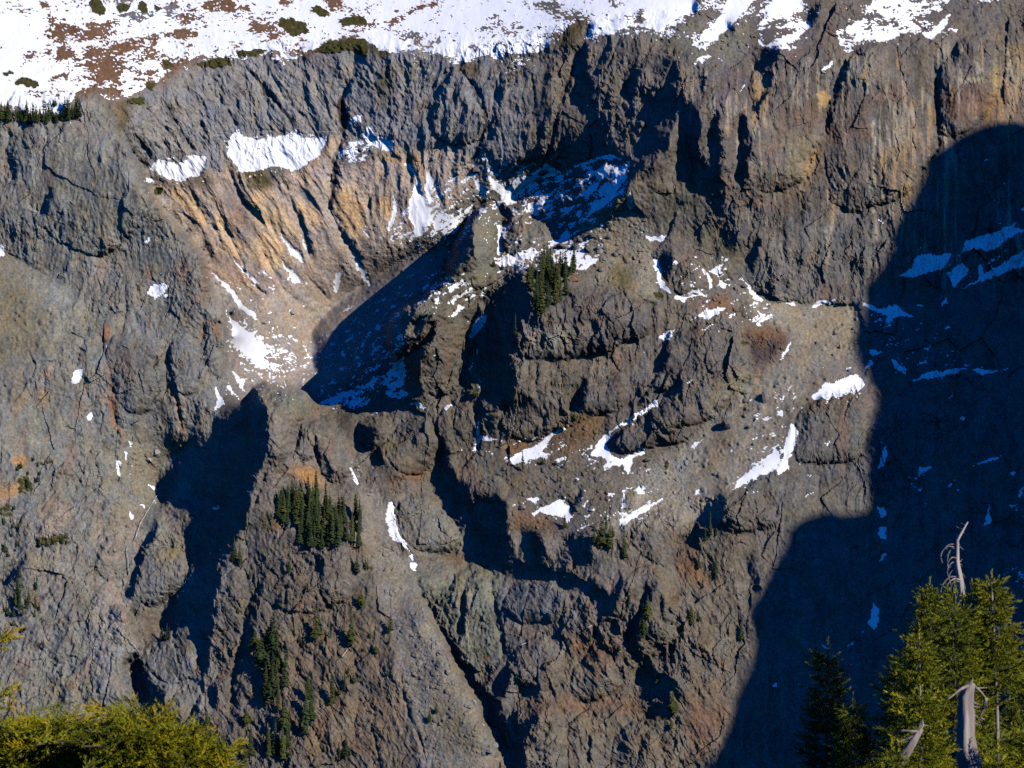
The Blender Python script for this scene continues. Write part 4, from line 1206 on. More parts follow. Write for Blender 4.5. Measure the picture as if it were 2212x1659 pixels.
    n2 = .5 + .66 * fbm(al, ac * 2.6, 34, 4, 95, .6) + .22 * noise(al / 6, ac / 3.5, 96)
    sel = sstep(700, 860, U) * sstep(330, 420, V)
    n = n * (1 - sel) + n2 * sel
    n = n + top * (.22 * fbm(U + V * .9 - .0006 * U * U * 0, V * .45, 120, 3, 97, .6) + .10 * fbm(U, V * 1.5, 60, 2, 98))
    sd = sample(snowd, wu, wv, uz, vz)
    sd2 = np.where(sd > .94, sd + .1, sd * .86)
    snow = sstep(-.06, .06, sd2 * 1.06 - n * .94 - .03)
    spr = sample(blur(snowd, 12, 2), wu, wv, uz, vz)                  # crumbs near every patch
    ledge = sstep(.6, 2.2, -lo / 7)
    snow = np.maximum(snow, sstep(.0, .05, spr * .78 + .16 * ledge - .9 * n - .03 + .12 * (noise(U / 6, V / 4, 93))) * (spr > .02))
    md = sample(blur(matd, 1, 1), wu, wv, uz, vz)
    mat = sstep(-.05, .08, md - n * .8)
    snow = snow * (1 - .9 * mat)
    # --- colour with its own mottling
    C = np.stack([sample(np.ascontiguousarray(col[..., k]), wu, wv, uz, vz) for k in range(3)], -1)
    a, b = aniso(0, 6)
    streak = fbm(a + wx * .6, b, 20, 3, 101, .6)
    mott = fbm(U, V, 46, 4, 102, .6)
    hue = fbm(U, V, 120, 3, 103, .55)
    ln = 1 + .36 * mott + .34 * cliff * streak + .22 * noise(U / 6, V / 7, 104) + .16 * fbm(U, V, 14, 2, 111)
    ln += .20 * steep * (cells((U + wx) / 20, (V + wy) / 34, 62)[2] - .5)
    ln = np.where(True, ln + .10 * (1 - z_bad) * fbm(U, V, 210, 2, 141), ln)
    C = C * np.clip(ln, .35, 1.9)[..., None]
    h1 = fbm(U + wx, (V + wy) * .6, 30, 3, 121, .65); h2 = fbm(U - wx, (V + wy) * .6, 26, 3, 122, .65)
    C = C * np.stack([1 + .22 * h1 + .06 * h2, 1 + .02 * h1 + .10 * h2, 1 - .24 * h1 - .05 * h2], -1)
    tint = np.stack([1.02 + .09 * hue, 1 + .03 * hue, .96 - .10 * hue], -1)
    C = C * tint
    vs = fbm(U + wx * .25, V / 13, 13, 3, 131, .6) + .6 * fbm(U, V / 3, 90, 2, 132)
    ps = sstep(.12, .42, vs) * z_rc * cliff * .75; ds = sstep(.15, .5, -vs) * z_rc * cliff * .45
    C = C * (1 - ps[..., None]) + ps[..., None] * (np.array([.34, .295, .215]) + sstep(-.1, .3, hue)[..., None] * np.array([-.02, -.09, -.12]))
    C = C * (1 - ds[..., None] * .55)
    # rusty and mossy staining of its own shape on rock and turf
    st = sstep(.22, .5, fbm(U + wx * 2, V * .45, 70, 3, 105, .6)) * steep * .3 * (1 - z_head)
    C = C * (1 - st[..., None]) + st[..., None] * C.mean(-1, keepdims=True) * np.array([1.75, .85, .5])
    gr = sstep(.1, .4, fbm(U + V * .4, V * 1.4, 55, 3, 106, .6) - .25 * cliff - .1) * (.25 + .45 * z_low) * (1 - z_bad) * (1 - z_head) * (U < 2200)
    C = C * (1 - gr[..., None]) + gr[..., None] * np.array([.125, .075, .036])
    pale = sstep(.32, .6, fbm(U + wx, V * .7, 34, 3, 107, .6)) * cliff * .5
    C = C * (1 - pale[..., None]) + pale[..., None] * (C * 1.5 + .02)
    vein = .45 * sstep(.78, .95, 1 - np.abs(noise((U + wx * 2) / 38, (V + wy) / 70, 108)) * 2.2) * steep * .35
    C = C * (1 - vein[..., None] * .6)
    C = C * (1 - mat[..., None]) + mat[..., None] * np.array([.055, .052, .016]) * (1 + .5 * noise(U / 6, V / 6, 109))[..., None]
    W -= mat * (2.5 + 3 * noise(U / 9, V / 7, 110))
    grain = np.clip(.22 + .78 * steep, 0, 1) * (.35 + .65 * calm / .85) * (1 - .55 * z_head) * (1 - .55 * z_bad)
    return grain.astype(np.float32), uf, vf, U, V, W.astype(np.float32), np.clip(C, .012, .7).astype(np.float32), snow.astype(np.float32), Wc


# ---------------------------------------------------------------- materials
def nt(name, rough=.95, spec=.1):
    m = bpy.data.materials.new(name); m.use_nodes = True
    n = m.node_tree.nodes; b = n['Principled BSDF']
    b.inputs['Roughness'].default_value = rough
    b.inputs['Specular IOR Level'].default_value = spec
    return m, n, m.node_tree.links, b


def mat_ground():
    """rock, earth and snow: colour and snow cover are traced in image pixels (point attributes), grain is procedural"""
    m, n, l, b = nt('rock_and_snow')
    ca = n.new('ShaderNodeAttribute'); ca.attribute_name = 'ground_colour'
    sa = n.new('ShaderNodeAttribute'); sa.attribute_name = 'snow_cover'
    tc = n.new('ShaderNodeTexCoord')
    nz = n.new('ShaderNodeTexNoise'); nz.inputs['Scale'].default_value = .9; nz.inputs['Detail'].default_value = 5; nz.inputs['Roughness'].default_value = .7
    l.new(tc.outputs['Object'], nz.inputs['Vector'])
    mr = n.new('ShaderNodeMapRange'); mr.inputs['From Min'].default_value = .25; mr.inputs['From Max'].default_value = .75
    mr.inputs['To Min'].default_value = .5; mr.inputs['To Max'].default_value = 1.5
    l.new(nz.outputs['Fac'], mr.inputs['Value'])
    mul = n.new('ShaderNodeMix'); mul.data_type = 'RGBA'; mul.blend_type = 'MULTIPLY'; mul.inputs['Factor'].default_value = 1
    l.new(ca.outputs['Color'], mul.inputs['A']); l.new(mr.outputs['Result'], mul.inputs['B'])
    ad = n.new('ShaderNodeMath'); ad.operation = 'MULTIPLY_ADD'; ad.inputs[1].default_value = .5; ad.inputs[2].default_value = -.25
    l.new(nz.outputs['Fac'], ad.inputs[0])
    sm = n.new('ShaderNodeMath'); sm.operation = 'ADD'; l.new(sa.outputs['Fac'], sm.inputs[0]); l.new(ad.outputs[0], sm.inputs[1])
    st = n.new('ShaderNodeMapRange'); st.interpolation_type = 'SMOOTHSTEP'
    st.inputs['From Min'].default_value = .36; st.inputs['From Max'].default_value = .56
    l.new(sm.outputs[0], st.inputs['Value'])
    mx = n.new('ShaderNodeMix'); mx.data_type = 'RGBA'
    l.new(st.outputs['Result'], mx.inputs['Factor']); l.new(mul.outputs['Result'], mx.inputs['A'])
    mx.inputs['B'].default_value = (.84, .86, .90, 1)
    l.new(mx.outputs['Result'], b.inputs['Base Color'])
    nb = n.new('ShaderNodeTexNoise'); nb.noise_type = 'RIDGED_MULTIFRACTAL'; nb.inputs['Scale'].default_value = .28; nb.inputs['Detail'].default_value = 5; nb.inputs['Roughness'].default_value = .6
    mp = n.new('ShaderNodeMapping'); mp.inputs['Scale'].default_value = (1.4, 1, .55)
    l.new(tc.outputs['Object'], mp.inputs['Vector']); l.new(mp.outputs[0], nb.inputs['Vector'])
    sb = n.new('ShaderNodeMapRange'); sb.inputs['To Min'].default_value = .9; sb.inputs['To Max'].default_value = .06
    l.new(st.outputs['Result'], sb.inputs['Value'])
    ga = n.new('ShaderNodeAttribute'); ga.attribute_name = 'grain'
    gm = n.new('ShaderNodeMath'); gm.operation = 'MULTIPLY'; l.new(sb.outputs['Result'], gm.inputs[0]); l.new(ga.outputs['Fac'], gm.inputs[1])
    bu = n.new('ShaderNodeBump'); bu.inputs['Distance'].default_value = 1.1
    l.new(nb.outputs['Fac'], bu.inputs['Height']); l.new(gm.outputs[0], bu.inputs['Strength'])
    l.new(bu.outputs[0], b.inputs['Normal'])
    return m


def mat_noisy(name, c0, c1, scale, rough=.9, bump=0, spec=.1, stretch=(1, 1, 1)):
    m, n, l, b = nt(name, rough, spec)
    tc = n.new('ShaderNodeTexCoord'); mp = n.new('ShaderNodeMapping'); mp.inputs['Scale'].default_value = stretch
    nz = n.new('ShaderNodeTexNoise'); nz.inputs['Scale'].default_value = scale; nz.inputs['Detail'].default_value = 5
    oi = n.new('ShaderNodeObjectInfo')
    l.new(tc.outputs['Object'], mp.inputs['Vector']); l.new(mp.outputs[0], nz.inputs['Vector'])
    r = n.new('ShaderNodeMapRange'); r.inputs['From Min'].default_value = .3; r.inputs['From Max'].default_value = .7
    l.new(nz.outputs['Fac'], r.inputs['Value'])
    mx = n.new('ShaderNodeMix'); mx.data_type = 'RGBA'
    mx.inputs['A'].default_value = (*c0, 1); mx.inputs['B'].default_value = (*c1, 1)
    l.new(r.outputs['Result'], mx.inputs['Factor'])
    hv = n.new('ShaderNodeHueSaturation')
    rr = n.new('ShaderNodeMapRange'); rr.inputs['To Min'].default_value = .75; rr.inputs['To Max'].default_value = 1.25
    l.new(oi.outputs['Random'], rr.inputs['Value']); l.new(rr.outputs['Result'], hv.inputs['Value'])
    l.new(mx.outputs['Result'], hv.inputs['Color'])
    l.new(hv.outputs['Color'], b.inputs['Base Color'])
    if bump:
        bu = n.new('ShaderNodeBump'); bu.inputs['Strength'].default_value = .8; bu.inputs['Distance'].default_value = bump
        l.new(nz.outputs['Fac'], bu.inputs['Height']); l.new(bu.outputs[0], b.inputs['Normal'])
    return m


def mat_leaf(name, dark, light, tip):
    """needles: colour varies per shoot through the point attribute 'shoot' (0 dark: old growth and painted shade, 1 young tips)"""
    m, n, l, b = nt(name, .6, .25)
    at = n.new('ShaderNodeAttribute'); at.attribute_name = 'shoot'
    cr = n.new('ShaderNodeValToRGB'); e = cr.color_ramp.elements
    e[0].position, e[0].color = 0, (*dark, 1); e[1].position, e[1].color = .6, (*light, 1)
    k = e.new(.95); k.color = (*tip, 1)
    l.new(at.outputs['Fac'], cr.inputs['Fac']); l.new(cr.outputs['Color'], b.inputs['Base Color'])
    return m


M_GROUND = mat_ground()
M_ROCK = mat_noisy('boulder_rock', (.10, .095, .09), (.21, .195, .17), .9, .95, .25)
M_PALE = mat_noisy('pale_rock', (.2, .205, .2), (.32, .32, .3), .9, .95, .25)
M_RED = mat_noisy('red_rock', (.17, .09, .05), (.26, .14, .08), .9, .95, .25)
M_FIR = mat_noisy('conifer_needles', (.016, .030, .014), (.052, .072, .026), 1.3, .8)
M_FIR2 = mat_noisy('conifer_needles_warm', (.03, .042, .012), (.085, .092, .024), 1.3, .8)
M_BARK = mat_noisy('conifer_bark', (.07, .055, .045), (.16, .14, .12), 2.0, .95)
M_DEAD = mat_noisy('dead_wood', (.16, .135, .12), (.44, .39, .36), 14.0, .9, .02, .1, (1, 1, .10))
M_SNAG = mat_noisy('weathered_snag', (.35, .32, .29), (.5, .47, .43), 2.0, .9)
M_WATER = mat_noisy('white_water', (.18, .2, .22), (.6, .62, .64), 1.2, .25, .05, .5)
M_SOIL = mat_noisy('hillside_soil', (.07, .055, .035), (.12, .10, .05), .4, .95, .1)
M_LEAF_SUN = mat_leaf('needles_sunny_bush', (.05, .065, .004), (.22, .225, .004), (.42, .29, .006))
M_LEAF = mat_leaf('needles_krummholz', (.03, .05, .004), (.18, .205, .005), (.40, .33, .008))


# ---------------------------------------------------------------- helpers
def put(name, me, parent=None, **props):
    o = bpy.data.objects.new(name, me); COL.objects.link(o)
    if parent is not None:
        o.parent = parent
    for k, v in props.items():
        o[k] = v
    return o


def mesh_np(name, V, F, mat=None, smooth=False):
    """V (n,3), F (m,3|4) arrays -> mesh"""
    me = bpy.data.meshes.new(name)
    V = np.ascontiguousarray(V, np.float32); F = np.ascontiguousarray(F, np.int32)
    k = F.shape[1]
    me.vertices.add(len(V)); me.vertices.foreach_set('co', V.ravel())
    me.loops.add(F.size); me.loops.foreach_set('vertex_index', F.ravel())
    me.polygons.add(len(F)); me.polygons.foreach_set('loop_start', np.arange(0, F.size, k, dtype=np.int32))
    me.polygons.foreach_set('loop_total', np.full(len(F), k, np.int32))
    me.polygons.foreach_set('use_smooth', np.full(len(F), smooth, bool))
    if mat:
        me.materials.append(mat)
    me.update(calc_edges=True); me.validate()
    return me


def tube(path, radii, sides=7, wob=0, seed=0):
    """a closed tapering tube through the points of path"""
    rs = np.random.RandomState(seed)
    path = np.asarray(path, float); n = len(path)
    t = np.gradient(path, axis=0); t /= np.linalg.norm(t, axis=1, keepdims=True) + 1e-9
    up = np.array([0.13, -.9, .1]) if abs(t[0, 2]) > .6 else np.array([0, 0, 1.])
    a = np.cross(t, up); a /= np.linalg.norm(a, axis=1, keepdims=True) + 1e-9
    b = np.cross(t, a)
    th = np.linspace(0, 2 * np.pi, sides, endpoint=False)
    r = np.asarray(radii, float)[:, None] * (1 + wob * rs.uniform(-1, 1, (n, sides)))
    V = path[:, None] + r[..., None] * (np.cos(th)[None, :, None] * a[:, None] + np.sin(th)[None, :, None] * b[:, None])
    V = V.reshape(-1, 3); F = []
    for i in range(n - 1):
        for j in range(sides):
            k = (j + 1) % sides
            F.append((i * sides + j, i * sides + k, (i + 1) * sides + k, (i + 1) * sides + j))
    V = np.vstack([V, path[0], path[-1]])
    for j in range(sides):
        k = (j + 1) % sides
        F.append((len(V) - 2, k, j, j)); F.append((len(V) - 1, (n - 1) * sides + j, (n - 1) * sides + k, (n - 1) * sides + k))
    return V, np.array(F)


def tris(F):
    F = np.asarray(F)
    out = np.vstack([F[:, [0, 1, 2]], F[:, [0, 2, 3]]]) if F.shape[1] == 4 else F
    ok = (out[:, 0] != out[:, 1]) & (out[:, 1] != out[:, 2]) & (out[:, 0] != out[:, 2])
    return out[ok]


def join(parts):
    V = []; F = []; o = 0
    for v, f in parts:
        V.append(v); F.append(tris(f) + o); o += len(v)
    return np.vstack(V), np.vstack(F)


# ---------------------------------------------------------------- the mountainside
GRAIN, uf, vf, U, V, W, CCOL, SNOWC, WC = fine_terrain()
P = to_world(U, V, W)
H, Wd = U.shape
body = np.zeros((H, Wd), np.int32)
names = ['lower_slope']
for ln in BODIES.strip().splitlines():
    nm, s = ln.split(' ', 1)
    names.append(nm)
    m = np.zeros((H, Wd), bool)
    raster(pts(s), uf, vf, m)
    body[m] = len(names) - 1
cell = body[:-1, :-1]
idx = np.arange(H * Wd, dtype=np.int32).reshape(H, Wd)
quads = np.stack([idx[:-1, :-1], idx[1:, :-1], idx[1:, 1:], idx[:-1, 1:]], -1)
Pf = P.reshape(-1, 3); Cf = np.concatenate([CCOL, np.ones((H, Wd, 1), np.float32)], -1).reshape(-1, 4); Sf = SNOWC.ravel()
for k, nm in enumerate(names):
    q = quads[cell == k]
    if not len(q):
        continue
    used, inv = np.unique(q.ravel(), return_inverse=True)
    me = mesh_np(nm, Pf[used], inv.reshape(q.shape), M_GROUND, smooth=nm in ('snowfield', 'left_scree', 'scree_slope', 'basin'))
    a = me.attributes.new('ground_colour', 'FLOAT_COLOR', 'POINT'); a.data.foreach_set('color', np.ascontiguousarray(Cf[used]).ravel())
    a = me.attributes.new('snow_cover', 'FLOAT', 'POINT'); a.data.foreach_set('value', np.ascontiguousarray(Sf[used]))
    a = me.attributes.new('grain', 'FLOAT', 'POINT'); a.data.foreach_set('value', np.ascontiguousarray(GRAIN.ravel()[used]))
    put(nm, me, kind='structure')


def ground_at(u, v):
    """world point of the mountainside at image position u, v"""
    w = sample(W, np.array([[u]]), np.array([[v]]), uf, vf)[0, 0]
    return to_world(np.array(u), np.array(v), w)


def at(u, v, Y):
    return np.array([Y * (u - CX) / FPX, Y, -Y * (v - CY) / FPX])


# the ridge on the sunny side of the valley whose shade covers the right of the wall
edge = pts(SHADE_EDGE)
ring = []
for u, v in edge:
    w = sample(WC, np.array([[min(u, 2640)]]), np.array([[min(v, 1990)]]), uc, vc)[0, 0]
    ring.append(to_world(np.array(u), np.array(v), w))
ring = np.array(ring)
crest = ring + SUN * 620
# densify and roughen a little
tt = np.r_[0, np.cumsum(np.linalg.norm(np.diff(crest, axis=0), axis=1))]
ts = np.arange(0, tt[-1], 7.0)
crest = np.stack([np.interp(ts, tt, crest[:, k]) for k in range(3)], 1)
right = crest[0] + np.array([260, -60, -40.])
low = -420.0
left_foot = crest[-1].copy(); left_foot[2] = low; left_foot[0] -= 5
right_foot = right.copy(); right_foot[2] = low
front = np.vstack([right, crest, left_foot, right_foot])
nF = len(front)
cen = front[1:-2].mean(0)
rings = [front]
for k, (s, off) in enumerate([(.97, 35), (.9, 80), (.8, 140)]):
    c = np.array([cen[0] + 60, cen[1], low])
    r = c + (front - c) * np.array([s, 1, s]) + np.array([SUN[0], SUN[1], 0]) * off / math.cos(SUN_EL)
    r[-2:, 2] = low; rings.append(r)
Vr = np.vstack(rings); Fr = []
for k in range(len(rings) - 1):
    for j in range(nF):
        i = (j + 1) % nF
        Fr.append((k * nF + j, k * nF + i, (k + 1) * nF + i, (k + 1) * nF + j))
me = bpy.data.meshes.new('neighbouring_ridge')
for k, flip in ((0, False), (len(rings) - 1, True)):
    ax = np.cross(SUN, [0, 0, 1]); ax /= np.linalg.norm(ax); ay = np.cross(ax, SUN)
    p2 = [Vector((float(p @ ax), float(p @ ay), 0)) for p in rings[k]]
    for t in tessellate_polygon([p2]):
        t = [k * nF + i for i in t]
        Fr.append(tuple(t[::-1] if flip else t))
me.from_pydata([tuple(p) for p in Vr], [], Fr); me.update(); me.materials.append(M_ROCK)
put('neighbouring_ridge', me, kind='structure')

g = 4000.0
put('valley_floor', mesh_np('valley_floor', np.array([[-g, 60, -425], [g, 60, -425], [g, 1300, -425], [-g, 1300, -425]]), np.array([[0, 1, 2, 3]]), M_SOIL), kind='structure')


# ---------------------------------------------------------------- stream in the gully
def ribbon(name, s, width):
    p = pts(s)
    L = np.r_[0, np.cumsum(np.hypot(*np.diff(p, axis=0).T))]
    q = np.arange(0, L[-1], 4.0)
    px = np.interp(q, L, p[:, 0]) + 2.5 * fbm(q, q * 0 + 3.3, 22, 2, 5); py = np.interp(q, L, p[:, 1])
    Vv = []
    for i, (a, b) in enumerate(zip(px, py)):
        w = width * (.6 + .8 * abs(math.sin(i * .7 + 1.3 * math.sin(i * .31))))
        for s_ in (-1, 0, 1):
            g_ = ground_at(a + s_ * w, b); d = g_ / np.linalg.norm(g_)
            Vv.append(g_ - d * (1.3 + .5 * (s_ == 0)))
    n = len(px)
    F = [(3 * i + k, 3 * i + k + 1, 3 * i + k + 4, 3 * i + k + 3) for i in range(n - 1) for k in (0, 1)]
    put(name, mesh_np(name, np.array(Vv), np.array(F), M_WATER, True), kind='structure')


ribbon('stream', '7 945,20 900,90 840,190 815,270 805,290', .9)
ribbon('stream', '7 765,330 758,360 766,400 768,450 775,500', 1.0)
ribbon('stream', '7 712,810 740,860 770,880 800,920 822,950 838,972', 1.1)


# ---------------------------------------------------------------- distant conifers
def conifer_mesh(name, seed, slim=1.0, ragged=.3, layers=20, mat=None):
    rs = np.random.RandomState(seed)
    Vv, F = [], []
    for i in range(layers):
        t = (i + rs.uniform(-.3, .3)) / layers
        z = .13 + .86 * t
        r = slim * .155 * (1 - t) ** .8 * (1 + .25 * math.sin(9 * t + seed)) + .012
        n = 8 if t < .75 else 6
        a0 = rs.uniform(0, 6.28)
        for j in range(n):
            if rs.rand() < ragged * .35:
                continue
            a = a0 + 6.283 * j / n + rs.uniform(-.25, .25)
            L = r * rs.uniform(1 - ragged, 1.12); wd = L * .38 + .006
            dz = -L * rs.uniform(.25, .6)
            c, s = math.cos(a), math.sin(a)
            b = len(Vv)
            Vv += [(0, 0, z + .012), (c * L * .55 - s * wd, s * L * .55 + c * wd, z + dz * .6), (c * L, s * L, z + dz),
                   (c * L * .55 + s * wd, s * L * .55 - c * wd, z + dz * .6), (c * L * .5, s * L * .5, z + dz * .2 + .014)]
            F += [(b, b + 4, b + 1), (b + 4, b + 2, b + 1), (b, b + 3, b + 4), (b + 4, b + 3, b + 2)]
    b = len(Vv)
    Vv += [(.008, 0, .93), (-.004, .007, .93), (-.004, -.007, .93), (0, 0, 1.03)]
    F += [(b, b + 1, b + 3), (b + 1, b + 2, b + 3), (b + 2, b, b + 3)]
    return mesh_np(name, np.array(Vv), np.array(F), mat)


tv, tf = tube([(0, 0, -.08), (0, 0, .25), (.002, 0, .6), (0, 0, .97)], [.016, .013, .008, .002], 5)
TRUNK = mesh_np('trunk', tv, tris(tf), M_BARK)
FORMS = [conifer_mesh('crown', 1, .85, .3, 22, M_FIR), conifer_mesh('crown', 2, .62, .4, 24, M_FIR), conifer_mesh('crown', 3, 1.0, .3, 20, M_FIR2),
         conifer_mesh('crown', 4, .75, .5, 20, M_FIR), conifer_mesh('crown', 5, .9, .45, 22, M_FIR2), conifer_mesh('crown', 6, .7, .3, 24, M_FIR), conifer_mesh('crown', 7, .8, .75, 18, M_FIR), conifer_mesh('crown', 8, 1.15, .6, 17, M_FIR2)]
BUSHY = [conifer_mesh('crown', 11, 2.1, .35, 13, M_FIR2), conifer_mesh('crown', 12, 1.8, .4, 14, M_FIR)]
rnd = random.Random(5)
TEXT = {
    'pinnacle': ('dark green conifer in the dense stand on the ledge below the rock pinnacle', 'conifers of the pinnacle stand'),
    'spur': ('tall dark conifer in the grove beside the snow on the spur crest', 'conifers of the spur grove'),
    'rim': ('dark conifer in the row along the cliff rim under the snowfield', 'conifers along the cliff rim'),
    'snow': ('small conifer standing alone on the open snow above the cliff rim', None),
    'left_face': ('small conifer clinging to the steep grey left rock face', 'conifers on the left rock face'),
    'ochre': ('stunted conifer on the ochre earth of the left rock face', 'conifers on the ochre earth'),
    'brown': ('conifer scattered on the steep brown slope below the pinnacle stand', 'conifers on the brown slope'),
    'gorge': ('conifer standing on the rock slabs beside the shaded ravine', 'conifers by the ravine'),
    'ledge': ('conifer on a ledge of the brown cliffs beside the large shadow', 'conifers on the brown cliffs'),
    'bench': ('lone bushy conifer on the stony benches of the central spur', 'conifers on the spur benches'),
    'shade': ('tall dim conifer standing behind the sunlit foreground trees at the right edge', 'dim conifers at the right edge'),
}


PLANTED = {}


def plant(key, p, h, form):
    bushy = form in BUSHY
    e = put('conifer_tree', None)
    e.empty_display_size = .5
    e.location = p; e.rotation_euler = (rnd.uniform(-.04, .04), rnd.uniform(-.04, .04), rnd.uniform(0, 6.28))
    w = rnd.choice((.72, .85, .95, 1.05, 1.3))
    e.scale = (h * w, h * w, h)
    lab, grp = TEXT[key]
    e['label'] = lab; e['category'] = 'conifer'
    if grp:
        e['group'] = grp
    put('crown', form, e); put('trunk', TRUNK, e)
    PLANTED.setdefault(key, []).append((e, float(CX + FPX * p[0] / p[1]), float(CY - FPX * p[2] / p[1]), bushy))


def plant_px(key, u, v, hpx):
    us = u + np.array([-6, 0, 6, -4, 4, 0, 0]); vs = v - hpx * np.array([0, 0, 0, .15, .15, .3, .45])
    w = sample(W, us[None], vs[None], uf, vf).min()
    w = max(w, sample(W, np.array([[u]]), np.array([[v]]), uf, vf)[0, 0] - .12 * hpx)
    p = to_world(np.array(u), np.array(v), w)
    h = hpx * (1.25 if key == 'brown' else 1.1) * p[1] / FPX
    d = p / np.linalg.norm(p)
    form = rnd.choice(BUSHY) if (hpx < 24 or (key in ('ledge', 'brown', 'bench') and rnd.random() < .25)) else rnd.choice(FORMS)
    plant(key, p - d * h * .03 - np.array([0, 0, .02 * h]), h * 1.04, form)


for key, lists in SINGLES.items():
    for s in lists:
        for u, v, h in pts(s):
            plant_px(key, u, v, h)
for key, s, n, h0, h1 in STANDS:
    poly = pts(s); lo, hi = poly.min(0), poly.max(0)
    k = 0
    spots = []
    while k < n:
        u, v = rnd.uniform(lo[0], hi[0]), rnd.uniform(lo[1], hi[1])
        ins = False
        for i in range(len(poly)):
            (xa, ya), (xb, yb) = poly[i], poly[(i + 1) % len(poly)]
            if (ya > v) != (yb > v) and u < (xb - xa) * (v - ya) / (yb - ya) + xa:
                ins = not ins
        if ins:
            spots.append((u, v)); k += 1
    for u, v in spots:
        plant_px(key, u, v, rnd.uniform(h0, h1) * (1 if rnd.random() < .8 else .6))


# dead trees and fallen logs among them
def far_snag(u, v, hpx, label):
    p = ground_at(u, v); h = hpx * p[1] / FPX
    d = p / np.linalg.norm(p); p = p - d * 1.2
    e = put('dead_tree', None); e.location = p; e['label'] = label; e['category'] = 'dead tree'
    v_, f_ = tube([(0, 0, -.6), (.05 * h, 0, h * .5), (.03 * h, 0, h)], [.22, .16, .05], 6)
    put('trunk', mesh_np('trunk', v_, tris(f_), M_SNAG), e)
    parts = []
    for k in range(7):
        z = h * (.35 + .09 * k); a = k * 2.4; L = h * .09 * (1.2 - .1 * k)
        parts.append(tube([(.04 * h, 0, z), (.04 * h + L * math.cos(a), L * math.sin(a), z - L * .2)], [.06, .02], 4))
    put('branch', mesh_np('branch', *join(parts), M_SNAG), e)


far_snag(1348, 718, 46, 'thin bleached dead tree standing in the spur grove')
far_snag(748, 1272, 40, 'thin bleached dead tree on the left of the pinnacle stand')
far_snag(817, 1327, 38, 'bleached dead tree in the gap of the pinnacle stand')
far_snag(866, 1332, 36, 'bleached dead tree on the right of the pinnacle stand')
far_snag(678, 1309, 20, 'short bleached stump below the left end of the pinnacle stand')
for (s, lab) in (('7 2052,992 2086,945', 'white fallen log lying on the brown slope below a conifer'),
                 ('8 1150,926 1190,908', 'upper of two white fallen logs on the grey slabs of the ravine'),
                 ('8 1178,970 1198,956', 'lower of two white fallen logs on the grey slabs of the ravine'),
                 ('8 1552,822 1586,803', 'white fallen log on the rust coloured ledge under the dark overhang')):
    a, b = pts(s)
    pa, pb = ground_at(*a), ground_at(*b)
    d = pa / np.linalg.norm(pa)
    v_, f_ = tube([pa - d * 1.2, (pa + pb) / 2 - d * 1.5, pb - d * 1.2], [.34, .3, .2], 7)
    o = put('fallen_log', mesh_np('fallen_log', v_ - pa, tris(f_), M_SNAG, True), label=lab, category='log'); o.location = pa


# ---------------------------------------------------------------- boulders
def boulder_mesh(seed, mat):
    rs = np.random.RandomState(seed)
    bm = bmesh.new(); bmesh.ops.create_icosphere(bm, subdivisions=2, radius=1)
    cuts = rs.normal(size=(9, 3)); cuts /= np.linalg.norm(cuts, axis=1, keepdims=True); ds = rs.uniform(.55, .9, 9)
    for v in bm.verts:
        c = np.array(v.co)
        for n, d in zip(cuts, ds):
            s = c @ n
            if s > d:
                c = c - n * (s - d)
        c = c * rs.uniform(.95, 1.05)
        v.co = c
    me = bpy.data.meshes.new('boulder'); bm.to_mesh(me); bm.free(); me.materials.append(mat)
    return me


def ordinal(k):
    return str(k) + ('th' if 10 <= k % 100 <= 20 else {1: 'st', 2: 'nd', 3: 'rd'}.get(k % 10, 'th'))


BM = {k: [boulder_mesh(i + 10 * j, m) for i in range(4)] for j, (k, m) in enumerate((('g', M_ROCK), ('p', M_PALE), ('r', M_RED)))}
for sh, lab, s in BOULDERS:
    rows = sorted(pts(sh + ' ' + s).tolist())
    for q_, (u, v, w, h) in enumerate(rows):
        p = ground_at(u, v); k = p[1] / FPX
        kind = 'p' if ('pale' in lab or 'blue' in lab) else 'r' if ('red' in lab or 'brown block' in lab) else 'g'
        o = put('boulder', rnd.choice(BM[kind]), label='%s, %s from left' % (lab, ordinal(q_ + 1)), category='boulder', group=lab.replace('boulder', 'boulders').replace('block', 'blocks'))
        r = w * k * .6
        o.location = p; o.scale = (r, r, h * k * .6)
        o.rotation_euler = (rnd.uniform(-.3, .3), rnd.uniform(-.3, .3), rnd.uniform(0, 6.28))


def name_by_place():
    """every conifer of a stand gets a label of its own: its build, and its place in the rows of the stand"""
    short = {'pinnacle': 'dense stand below the pinnacle', 'spur': 'grove on the spur crest', 'rim': 'cliff rim line', 'left_face': 'grey left rock face',
             'ochre': 'ochre patch at far left', 'brown': 'brown slope below the pinnacle', 'gorge': 'slabs beside the ravine', 'ledge': 'brown cliffs beside the shadow',
             'bench': 'stony spur benches', 'shade': 'dim right edge'}
    def th(k):
        return str(k) + ('th' if 10 <= k % 100 <= 20 else {1: 'st', 2: 'nd', 3: 'rd'}.get(k % 10, 'th'))
    for key, items in PLANTED.items():
        if key not in short or len(items) < 2:
            continue
        items = sorted(items, key=lambda q: q[2]); per = 9
        nr = max(1, round(len(items) / per)); size = math.ceil(len(items) / nr)
        for r in range(nr):
            row = sorted(items[r * size:(r + 1) * size], key=lambda q: q[1])
            for k, (e, u, v, bushy) in enumerate(row):
                kind = 'squat bushy conifer' if bushy else 'slender dark conifer'
                where = '' if nr == 1 else ' in %s row' % ('top' if r == 0 else 'lowest' if r == nr - 1 else th(r + 1))
                e['label'] = '%s, %s from left%s of %s' % (kind, th(k + 1), where, short[key])


# ---------------------------------------------------------------- the near hillside and its trees (about 25 m away)
def hill_z(x, y):
    return -1.9 - .34 * y + .02 * x + .35 * math.sin(x * .35 + y * .2)


